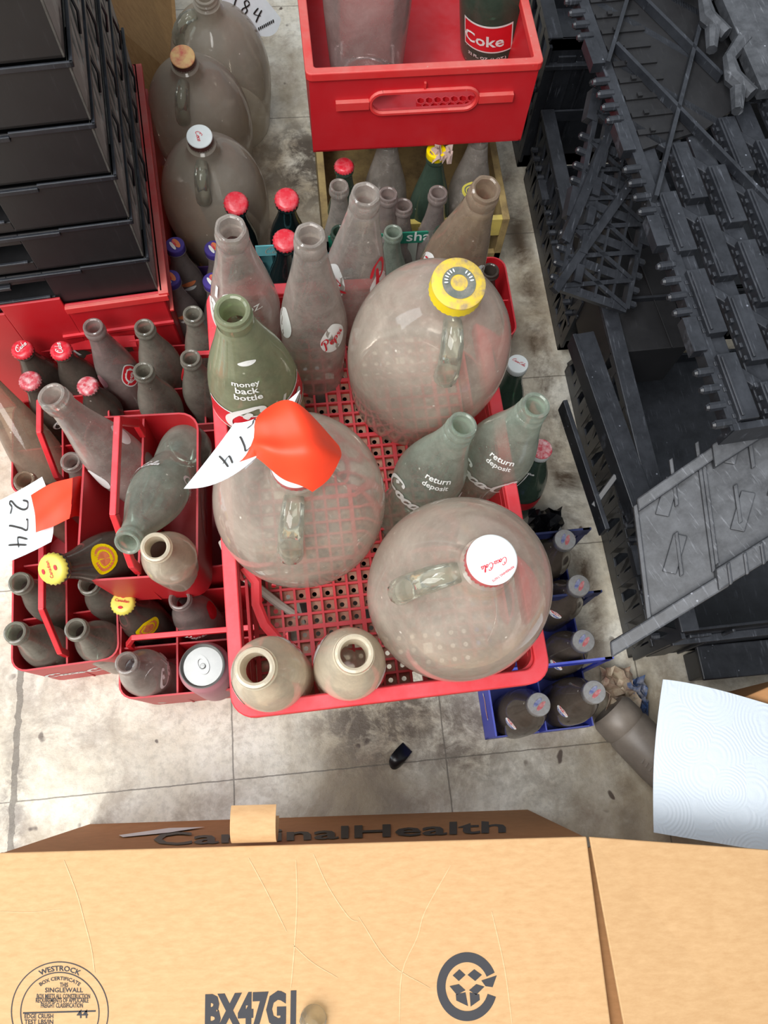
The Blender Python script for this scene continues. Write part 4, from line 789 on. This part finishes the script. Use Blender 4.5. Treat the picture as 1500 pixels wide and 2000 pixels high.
# ------------------------------------------------------------------ right: heap of black ribbed trays
def basis(o, px, py):                              # orientation frame from three places
    o, a, b_ = P(*o), P(*px), P(*py); x = (a - o).normalized(); y = (b_ - o); y = (y - x * y.dot(x)).normalized(); z = x.cross(y)
    M = Matrix((x, y, z)).transposed().to_4x4(); M.translation = o; return M, (a - o).length, (b_ - o).length
def skew(b, o, px, py):                              # slanted outline: lean the sides instead of a right angle
    o, a, c = P(*o), P(*px), P(*py); x = (a - o).normalized(); y = c - o; k = y.dot(x) / (y - x * y.dot(x)).length; b.v = [(p[0] + k * p[1], p[1], p[2]) for p in b.v]
def ribbed(b, w, l, pitch=.032, rib=.085, gap=.016, th=.004, rh=.012, stag=.036, skip=lambda x, y: False):
    n = int(w / pitch)
    for i in range(n):
        x = (i + .5) * pitch; b.b2(x - pitch * .36, x + pitch * .36, 0, l, -th, 0)
        y = -((i * stag) % (rib + gap))
        while y < l:
            y0, y1 = max(y, .004), min(y + rib, l - .004)
            if y1 - y0 > .02 and not skip(x, (y0 + y1) / 2):
                b.bar((x, y0 + .004, rh / 2), (x, y1 - .004, rh / 2), pitch * .62, rh, (0, 0, 1))
                b.bar((x - pitch * .2, y0 + .008, rh + .001), (x - pitch * .2, y1 - .008, rh + .001), .0035, .003, (0, 0, 1))
                k = int((y1 - y0) / .016)
                for q in range(k): b.box((x - pitch * .33, y0 + .012 + q * .016, .004), (.005, .006, .007))
            y += rib + gap
    m = int(l / (rib + gap)) + 1
    for j in range(-n // 2, m + 1):                # diagonal webs crossing between ribs
        y = j * (rib + gap) - gap / 2
        a0 = (0, y, .0); a1 = (w, y - (w / pitch) * stag % 1000 * 1 + 0, .0)
        s = -stag / pitch; xs0, xs1 = 0, w
        ya, yb = y, y + s * w
        if ya > l: xs0 = (l - y) / s; ya = l
        if yb < 0: xs1 = (0 - y) / s; yb = 0
        if xs1 > xs0 + .01 and ya >= 0 and ya <= l + 1e-6: b.bar((xs0, ya, .001), (xs1, yb, .001), .012, .008, (0, 0, 1))
def knobs(b, x, l, sx, n, z=0):
    y = .01
    k = 0
    while y < l - .01:
        if k % 6 < 4: b.tube([(x, y, z), (x + sx * .018, y, z)], .0052, 8); b.tube([(x + sx * .016, y, z), (x + sx * .021, y, z)], [.0052, .003], 8); y += .021
        else: b.bar((x + sx * .008, y + .002, z), (x + sx * .008, y + .045, z), .016, .014, (0, 0, 1)); y += .056; k += 1
        k += 1
def tray_walls(b, w, l, h, t=.004, bands=True):
    for (x0, x1, y0, y1) in ((0, t, 0, l), (w - t, w, 0, l), (0, w, 0, t), (0, w, l - t, l)):
        b.b2(x0, x1, y0, y1, 0, .03); b.b2(x0, x1, y0, y1, h - .022, h)
# 1: wide tray on the floor, near
def floor_tray(M, w, l, h, label, near_solid=True, nlat=9):
    t = thing('black_bulk_tray', M, label, 'tray', 'black ribbed trays heaped at the right')
    b = MB(); tray_walls(b, w, l, h); b.b2(0, w, 0, l, 0, .004)
    if near_solid: b.b2(0, w, 0, .004, 0, h); b.b2(.02, .05, -.004, 0, .02, h - .03); b.bar((.07, -.003, .02), (.07, -.003, h - .01), .004, .004, (0, 1, 0)); b.bar((.30, -.003, .02), (.27, -.003, h - .01), .004, .004, (0, 1, 0)); b.b2(.0, w, -.010, 0, h - .05, h - .042)
    b.b2(-.002, .002, 0, l, h * .45, h * .5)
    b.build('wall', BLK, t, bevel=.001)
    b = MB()
    for i in range(nlat):
        y = l * i / nlat; y1 = l * (i + 1) / nlat
        b.bar((.002, y, .02), (.002, y1, h - .01), .008, .004, (1, 0, 0)); b.bar((.002, y1, .02), (.002, y, h - .01), .008, .004, (1, 0, 0)); b.bar((.002, y, .02), (.002, y, h - .01), .014, .005, (1, 0, 0))
    for i in range(int(l / .028)): b.b2(.0, .006, .01 + i * .028, .024 + i * .028, .03, h * .45)
    b.build('lattice_side', BLK, t)
    b = MB(); knobs(b, 0, l, -.55, 0, h * .62); b.build('side_knobs', BLK, t, True)
    b = MB(); b.b2(-.004, .020, 0, l, h - .004, h + .002); b.build('rim', BLK, t, bevel=.0015)
    return t
floor_tray(frame((.905, .118, 0), .02), .50, .50, .21, 'black tray on the floor nearest the viewer at the right, with a solid end wall')
floor_tray(frame((.890, .66, 0), .0), .50, .38, .16, 'black tray on the floor in the middle of the right heap')
floor_tray(frame((.882, 1.07, 0), .0), .50, .42, .27, 'black tray on the floor farthest back in the right heap', True)
t = MB(); t.b2(.99, 1.5, .075, .115, 0, .05); t.b2(.99, 1.5, .070, .12, .045, .052); tag(t.build('black_bulk_tray', BLK, bevel=.002), 'thin black tray edge peeking out under the nearest floor tray', 'tray', 'black ribbed trays heaped at the right')
# 2: big ribbed tray, top of the heap at the right
M, a, l = basis((1428, 845, .43), (1720, 800, .43), (1196, -60, .44))
t = thing('black_bulk_tray', M, 'large black ribbed tray topping the heap, filling the upper right', 'tray', 'black ribbed trays heaped at the right')
LL = l + .02
b = MB(); ribbed(b, .46, LL, .036, .092, .018, .005, .013, .040, skip=lambda x, y: y > .40 + (x - .10) * .55)
b.build('ribbed_floor', BLK, t, bevel=.001)
b = MB()
for q in range(5):
    y = .36 + q * .21; b.bar((.02, y + .18, .012), (.14, y - .10, .012), .005, .012, (0, 0, 1)); b.bar((.0, y - .06, .012), (.14, y + .20, .012), .005, .012, (0, 0, 1))
b.build('cross_braces', BLK, t)
b = MB(); knobs(b, 0, LL, -1, 0, .004); b.bar((.004, 0, -.003), (.004, LL, -.003), .014, .018, (0, 0, 1)); b.bar((0, .003, -.012), (.46, .003, -.012), .008, .038, (0, 0, 1)); b.build('knobbed_edge', BLK, t, True)
b = MB(); b.prism([(.012, .38), (.10, .40), (.45, .60), (.45, LL), (.012, LL)], .0005, .005)
for q in range(24): b.b2(.012, .07, .40 + q * .028, .408 + q * .028, .004, .0075); b.box((.030, .404 + q * .028, .008), (.006, .006, .006))
b.build('back_plate', BLK2, t)
# thick pale lugs at the top right edge
b = MB(); 
for k in range(4):
    y = .42 + k * .10; b.tube([(.155, y, .03), (.140, y + .03, .03), (.145, y + .06, .03), (.175, y + .09, .03)], [.009, .011, .008, .011], 8); b.tube([(.14, y + .01, .03), (.13, y - .02, .028)], [.010, .007], 8)
b.b2(.165, .42, .42, LL, .022, .036); b.build('upper_lug_band', BLKS2, t, True)
# 3: tilted ribbed tray in the lower right
M, a, l = basis((1272, 1222, .285), (1560, 1045, .35), (1246, 1008, .31))
SKW = ((1272, 1222, .285), (1560, 1045, .35), (1246, 1008, .31))
l = l * .98
t = thing('black_bulk_tray', M, 'scuffed black tray tilted over the nearest floor tray, with a thick diagonal rim', 'tray', 'black ribbed trays heaped at the right')
b = MB(); b.b2(0, .34, 0, l, -.006, 0); b.bar((-.002, 0, 0), (-.002, l, 0), .006, .012, (0, 0, 1))
for (x, y0, y1) in ((.045, .03, .075), (.05, .10, .15), (.085, .015, .15), (.09, .02, .13), (.125, .045, .085), (.15, .09, .14), (.18, .03, .08), (.205, .10, .15), (.215, .02, .15), (.26, .05, .1)): b.bar((x, y0, .003), (x, y1, .003), .005, .007, (0, 0, 1))
for (x, y) in ((.03, .04), (.03, .1), (.12, .04), (.12, .11), (.17, .05), (.17, .12), (.25, .06), (.3, .1)): b.bar((x, y, .002), (x + .02, y + .03, .002), .02, .006, (0, 0, 1))
skew(b, *SKW)
b.build('ribbed_floor', BLKS2, t, bevel=.001)
b = MB(); b.bar((-.055, .001, .002), (.10, .001, .006), .016, .014, (0, 0, 1)); b.bar((.085, .006, .008), (.36, .006, .008), .022, .022, (0, 0, 1))
for k in range(12): b.bar((.10 + k * .021, -.006, .02), (.10 + k * .021, .016, .02), .005, .004, (0, 0, 1))
b.bar((.0, l - .002, .004), (.11, l + .002, .008), .014, .014, (0, 0, 1)); b.bar((.10, l - .002, .012), (.36, l - .002, .014), .024, .018, (0, 0, 1)); b.tube([(.22, .09, .006), (.225, .10, .008)], .012, 10)
skew(b, *SKW)
b.build('thick_rim', BLKS2, t, bevel=.002)
# 4: leaning lattice tray between
M, a, l = basis((1092, 560, .27), (1165, 585, .25), (1200, 120, .37))
t = thing('black_bulk_tray', M, 'black lattice tray side leaning diagonally in the middle of the heap', 'tray', 'black ribbed trays heaped at the right')
b = MB(); W_ = .11
for k in range(5): x = W_ * k / 4; b.bar((x, 0, 0), (x, l, 0), .008 if k in (0, 4) else .004, .012, (0, 0, 1))
for k in range(9): y = l * k / 8; b.bar((0, y, 0), (W_, y, 0), .012, .010, (0, 0, 1))
for k in range(8): y = l * k / 8; y1 = l * (k + 1) / 8; b.bar((0, y, .004), (W_, y1, .004), .006, .006, (0, 0, 1)); b.bar((W_, y, .004), (0, y1, .004), .006, .006, (0, 0, 1)); b.bar((.02, y + .01, .008), (.02, y + .035, .008), .012, .01, (0, 0, 1))
knobs(b, W_, l, .8, 0, 0); knobs(b, 0, l, -.8, 0, 0); b.build('lattice_side', BLK, t)
b = MB(); b.bar((-.01, -.01, .006), (W_ + .02, l * .9, .010), .012, .010, (0, 0, 1)); b.bar((-.01, .06, .006), (W_ * .4, l, .010), .014, .010, (0, 0, 1)); b.build('diagonal_rim', BLK, t)
# 5: smooth slab-like tray bottom
M, a, l = basis((1194, 690, .20), (1345, 676, .20), (1150, 400, .20))
t = MB(); t.b2(0, a, 0, l, -.10, 0); t.b2(-.002, .012, 0, l, -.004, .003); t.bar((a * .78, 0, .001), (a * .60, l, .001), .002, .003, (0, 0, 1)); o = t.build('black_bulk_tray', BLK2, None, False, M, bevel=.004)
tag(o, 'smooth scratched overturned black tray in the middle of the heap', 'tray', 'black ribbed trays heaped at the right')
# 6: long grey rim bar in front of the dark interior
M, a, l = basis((1245, 1010, .215), (1285, 1002, .215), (1160, 648, .215))
t = MB(); t.b2(0, .030, 0, l, -.012, 0); t.b2(-.003, .003, 0, l, -.03, .002); t.bar((.0, .07, -.02), (-.035, .04, -.045), .008, .012, (0, 0, 1)); t.b2(-.035, -.028, 0, l * .7, -.06, -.03)
o = t.build('black_tray_rim', BLK, None, False, M, bevel=.001); tag(o, 'long straight black rim lying along the left of the near floor tray', 'tray rim')

# ------------------------------------------------------------------ cardboard box across the foreground
ZB = .282
A = P(-2, 1668, ZB); Bp = P(1145, 1636, ZB); ex = (Bp - A); ex.z = 0; wB = ex.length; ex.normalize(); ang = math.atan2(ex.y, ex.x)
MBX = frame((A.x, A.y, 0), ang); t = thing('cardboard_box', MBX, 'large kraft cardboard box across the foreground with printed top and lettered side', 'box')
b = MB(); dB = .46; th = .004
b.add([(0, .016, 0), (wB, .020, 0), (wB, 0, ZB - .002), (0, 0, ZB - .002), (0, .016 - th, 0), (wB, .020 - th, 0), (wB, -th, ZB - .002), (0, -th, ZB - .002)], [(0, 1, 2, 3), (7, 6, 5, 4), (0, 4, 5, 1), (1, 5, 6, 2), (2, 6, 7, 3), (3, 7, 4, 0)]); b.b2(0, th, -dB, 0, 0, ZB - .002); b.b2(wB - th, wB, -dB, 0, 0, ZB - .002); b.b2(0, wB, -dB, -dB + th, 0, ZB - .002); b.b2(0, wB, -dB, 0, 0, th)
body = b.build('box_body', CARD_D, t)
iv0 = t.matrix_world.inverted(); e1 = iv0 @ P(1146, 1636, ZB); e2 = iv0 @ P(1193, 2000, ZB); sl = (e2.x - e1.x) / (e2.y - e1.y); xr = e1.x + sl * (-dB - e1.y)
b = MB(); b.prism([(0, -dB), (xr, -dB), (e1.x, .0012), (0, .0012)], ZB - .0045, ZB); tf = b.build('top_flap', CARD, t, bevel=.0015)
b = MB(); b.b2(wB - .05, wB + .11, -dB, -.012, ZB - .030, ZB - .026); b.build('gap_shade_board', CARD_D, t)  # added dark board below the flap gap, stands in for the gap's shade
# prints on the top
p0 = Vector((0, 0, ZB)); up = Vector((0, 0, 1)); inv = t.matrix_world.inverted()
def topprint(name, polys, mat=BOXINK):
    m = MB()
    for pts, fs in polys: onplane(pts, fs, p0, up, .0004, m)
    m.v = [tuple(inv @ Vector(x)) for x in m.v]; o = m.build(name, mat, tf); return o
v, f_, _ = font('BX47G1', 0, .055, 1); topprint('box_code_lettering', [([(400 + x * 182 + y * 4 - x * 4, 2007 - y * 182 * 1.62 - x * 8) for x, y in v], f_)])
def arc(cx, cy, r0, r1, a0, a1, n=40, ey=1.0):
    pts = []; fs = []
    for i in range(n + 1):
        a = a0 + (a1 - a0) * i / n; pts += [(cx + r0 * math.cos(a), cy - r0 * ey * math.sin(a)), (cx + r1 * math.cos(a), cy - r1 * ey * math.sin(a))]
    for i in range(n): fs.append((2 * i, 2 * i + 1, 2 * i + 3, 2 * i + 2))
    return pts, fs
pl = [arc(912, 1927, 42, 59, .42, 2 * PI - .30, 60, 1.14), ([(940, 1915), (970, 1905), (962, 1928), (948, 1926)], [(0, 1, 2, 3)])]
for q in ([(884, 1905), (897, 1893), (909, 1904), (896, 1916)], [(913, 1904), (926, 1893), (941, 1904), (928, 1916)], [(878, 1926), (896, 1922), (909, 1934), (892, 1943)], [(916, 1934), (930, 1922), (946, 1927), (930, 1943)], [(890, 1942), (909, 1938), (914, 1965), (891, 1954)], [(917, 1938), (936, 1942), (937, 1953), (919, 1966)]): pl.append((q, [(0, 1, 2, 3)]))
topprint('recycling_emblem', pl)
pl = [arc(117, 1976, 93.5, 95.5, 0, 2 * PI, 70, 1.03), arc(117, 1978, 75.5, 77.5, 0, 2 * PI, 70, 1.03)]
def arctext(s, cx, cy, R_, h, span, c0=PI / 2):
    v, fs, _ = font(s, 0, .02); W_ = span * R_
    return [(cx + (R_ + y * W_) * math.cos(c0 - (x - .5) * span), cy - (R_ + y * W_) * math.sin(c0 - (x - .5) * span)) for x, y in v], fs
pl += [arctext('WESTROCK', 117, 1976, 80, 14, .98), arctext('BOX CERTIFICATE', 117, 1978, 64, 9, 1.25)]
for i, (s, x0, x1, y) in enumerate([('THIS', 117, 133, 1928), ('SINGLEWALL', 88, 162, 1938), ('BOX MEETS ALL CONSTRUCTION', 72, 176, 1950), ('REQUIREMENTS OF APPLICABLE', 70, 173, 1958), ('FREIGHT CLASSIFICATION', 80, 162, 1968), ('EDGE CRUSH', 48, 104, 1989), ('44', 150, 172, 1988), ('TEST LBS/IN', 48, 104, 2000)]):
    v, fs, _ = font(s, 0, .015); k = (x1 - x0); asp = 9 / (max(a[1] for a in v) * k) if i != 6 else 16 / (max(a[1] for a in v) * k); pl.append(([(x0 + a * k, y - b_ * k * asp) for a, b_ in v], fs))
pl.append(([(45, 1977), (187, 1973), (187, 1976), (45, 1980)], [(0, 1, 2, 3)]))
topprint('round_stamp', pl)
cr = []
for line in ([(125, 1680), (150, 1745), (165, 1800), (178, 1850), (185, 1900)], [(485, 1675), (520, 1740), (560, 1820)], [(612, 1668), (640, 1730), (680, 1790), (700, 1800)], [(578, 1680), (580, 1760), (575, 1850), (568, 1930)], [(572, 1845), (610, 1880), (660, 1910)], [(880, 1690), (830, 1780), (815, 1830), (785, 1900), (780, 2000)], [(960, 1780), (985, 1890), (1000, 2000)], [(700, 1790), (760, 1880), (840, 1930)], [(0, 1780), (60, 1782), (120, 1776)]):
    topprint('fold_crease', [ribbon(catmull(line, 4), 2.2)], CREASE)
# lettering on the far side wall
nf = Vector((-ex.y, ex.x, .018 / ZB)).normalized(); pf0 = Vector((A.x, A.y, ZB)); m = MB(); v, fs, _ = font('CardinalHealth', 0, .02)
onplane([(300 + x * 688, 1652 - x * 26 - y * 688 * .30) for x, y in v], fs, pf0, nf, .0006, m); m.v = [tuple(inv @ Vector(x)) for x in m.v]
m.build('side_lettering', INK, body)
m = MB(); onplane([(232, 1632), (330, 1618), (400, 1616), (330, 1627), (240, 1636)], [(0, 1, 2, 3, 4)], pf0, nf, .0006, m); m.v = [tuple(inv @ Vector(x)) for x in m.v]; m.build('torn_white_patch', TAGW, body)
# curled strip of board on the edge
b = MB(); c0 = inv @ P(452, 1634, ZB + .004); c1 = inv @ P(540, 1634, ZB + .004); n = 16; vs = []
for i in range(n + 1):
    a = -1.0 + 3.9 * i / n; rr = .023
    for s, q in ((0, c0), (1, c1)):
        for e in (0, .0012): vs.append((q.x + (rr - e) * 0, .004 + rr - 0 + (rr - e) * math.cos(a + 1.9) * 1.0, ZB - .002 + (rr - e) * math.sin(a + 1.9) * .9))
fs = []
for i in range(n):
    k = i * 4; fs += [(k, k + 2, k + 6, k + 4), (k + 1, k + 5, k + 7, k + 3), (k, k + 4, k + 5, k + 1), (k + 2, k + 3, k + 7, k + 6)]
b.add(vs, fs); b.build('curled_paper_strip', CARD, t, True)
# side flap folded outward
q = [P(1151, 1634, .280), P(1720, 1676, .262), P(1720, 2300, .262), P(1273, 2300, .283)]
b = MB(); b.add([x for x in q] + [x - Vector((0, 0, .004)) for x in q], [(0, 1, 2, 3), (7, 6, 5, 4), (0, 4, 5, 1), (1, 5, 6, 2), (2, 6, 7, 3), (3, 7, 4, 0)]); b.v = [tuple(inv @ Vector(x)) for x in b.v]
b.build('side_flap', CARD, t, bevel=.0012)
# clear ridged stopper on the box
t = thing('clear_stopper', frame(P(612, 1990, ZB), .1), 'clear ridged plastic stopper lying on the cardboard box at the bottom edge', 'stopper')
b = MB(); b.lathe([(.012, 0), (.013, .001), (.0125, .01), (.009, .014), (.0085, .022), (.006, .026), (0, .027)], 28, flute=(.05, (2, 3, 4))); b.build('stopper_body', G['handle'], t, True)
b = MB(); b.bar((0, -.004, .012), (0, -.03, .004), .008, .008, (0, 0, 1)); b.build('stopper_tail', G['handle'], t, True, bevel=.002)

# ------------------------------------------------------------------ carton and paper towel at the right
b = MB(); q = [P(1438, 1368, .188), P(1560, 1316, .188), P(1720, 1420, .188), P(1720, 1640, .188), P(1420, 1618, .188), P(1415, 1440, .188)]
b.add([x for x in q] + [Vector((x.x, x.y, 0)) for x in q], [(0, 1, 2, 3, 4, 5), (11, 10, 9, 8, 7, 6)] + [(i, 6 + i, 6 + (i + 1) % 6, (i + 1) % 6) for i in range(6)]); tag(b.build('carton', CARD_D, bevel=.002), 'brown cardboard carton under the white paper towel', 'carton')
r = sheet('paper_towel', [[(1277, 1626, .196), (1390, 1645, .200), (1530, 1668, .198)], [(1278, 1475, .197), (1390, 1500, .203), (1530, 1520, .200)], [(1295, 1327, .195), (1385, 1343, .199), (1530, 1384, .197)]], TOWEL, n=30, th=.0012, wob=.0008)
tag(r, 'white embossed paper towel sheet lying at the right', 'paper towel')
# lying dusty bottle, wrapper scraps, black plastic bit
a = P(1188, 1385, .036); d = (P(1300, 1500, .036) - a).normalized(); M = Matrix((d.cross(Vector((0, 0, 1))), Vector((0, 0, 1)), d)).transposed().to_4x4(); M.translation = a
t = thing('soda_bottle', M, 'dusty dark bottle lying on the floor left of the paper towel', 'bottle')
b = MB(); b.lathe([(0, .004), (.022, .002), (.028, 0), (.033, .008), (.034, .03), (.0315, .035), (.034, .04), (.0345, .1), (.031, .14), (.02, .17), (.013, .19), (.0125, .205), (0, .206)], 48); b.build('bottle_body', BOTDARK, t, True)
b = MB()
for k in range(5): b.tube([(.020, .026, .075 + k * .007), (.026, .0215, .077 + k * .007)], .0022, 6)
b.build('embossed_ridges', BOTDARK, t, True)
tag(sheet('torn_label', [[(1228, 1430, .002), (1243, 1444, .010), (1252, 1470, .003)], [(1232, 1427, .014), (1250, 1442, .018), (1262, 1472, .012)], [(1240, 1430, .004), (1256, 1446, .006), (1280, 1492, .003)]], plain('white_red_label', 'e4dcd8', .6, dustc='c03844', dust=.8, sc=50), n=12, th=.0006, wob=.004), 'torn white and red label beside the lying bottle', 'label')
random.seed(4)
def crumple(name, u, v, z, sx, sy, mat, lab, seed):
    random.seed(seed); c = P(u, v, z); n = 9
    ctrl = MB(); vs = []; fs = []
    for j in range(n):
        for i in range(n): vs.append((c.x + (i / (n - 1) - .5) * sx + random.uniform(-.004, .004), c.y + (j / (n - 1) - .5) * sy + random.uniform(-.004, .004), max(.001, z + random.uniform(-.012, .014))))
    for j in range(n - 1):
        for i in range(n - 1): fs.append((j * n + i, j * n + i + 1, j * n + n + i + 1, j * n + n + i))
    ctrl.add(vs, fs); o = ctrl.build(name, mat, None, False); sm = o.modifiers.new('solid', 'SOLIDIFY'); sm.thickness = .0008; return tag(o, lab, 'wrapper')
crumple('crumpled_wrapper', 1208, 1345, .018, .045, .06, SCRAP, 'crumpled brown and cream wrapper at the corner of the black trays', 3)
crumple('crumpled_wrapper', 1246, 1362, .016, .026, .055, SCRAPB, 'crumpled blue and cream wrapper left of the paper towel corner', 5)
sheet('black_plastic_scrap', [[(760, 1492, .001), (768, 1503, .004), (782, 1497, .001)], [(765, 1474, .013), (778, 1484, .015), (793, 1484, .010)], [(787, 1450, .001), (796, 1460, .003), (805, 1468, .001)]], TAPE_B, n=10, th=.0012)
tag(bpy.data.objects['black_plastic_scrap'], 'small bent black plastic piece alone on the pale floor', 'plastic scrap')
# dark crumpled bag behind the blue carriers
crumple('black_plastic_bag', 1068, 1028, .06, .05, .05, TAPE_B, 'torn black plastic between the green bottle and the dark bottles', 8)
# bit of twig lying against the middle jug
P0 = P(465, 1115, .345); b = MB(); pts = [P(432, 1058, .40), P(455, 1108, .37), P(500, 1145, .345), P(545, 1180, .328), P(585, 1206, .322)]
b.tube(pts, [.003, .0045, .005, .005, .004], 8); tag(b.build('plastic_strip', dusty_plastic('dusty_grey_strip', '8c8278', 'd0c8c0', .3, .4, .6), None, True), 'dusty grey strip between the middle jug and the tray floor', 'strip')
b = MB(); b.tube([P(955, 42, .33), P(957, 60, .335), P(959, 96, .30)], [.0022, .0045, .001], 8); tag(b.build('wood_splinter', WOODY, None, True), 'pale wood splinter stuck on the red square bottle label', 'splinter')
crumple('paper_scrap', 862, 300, .258, .03, .018, plain('pinkish_paper', 'b8a098', .8), 'pinkish torn paper hanging below the upper red crate', 9)
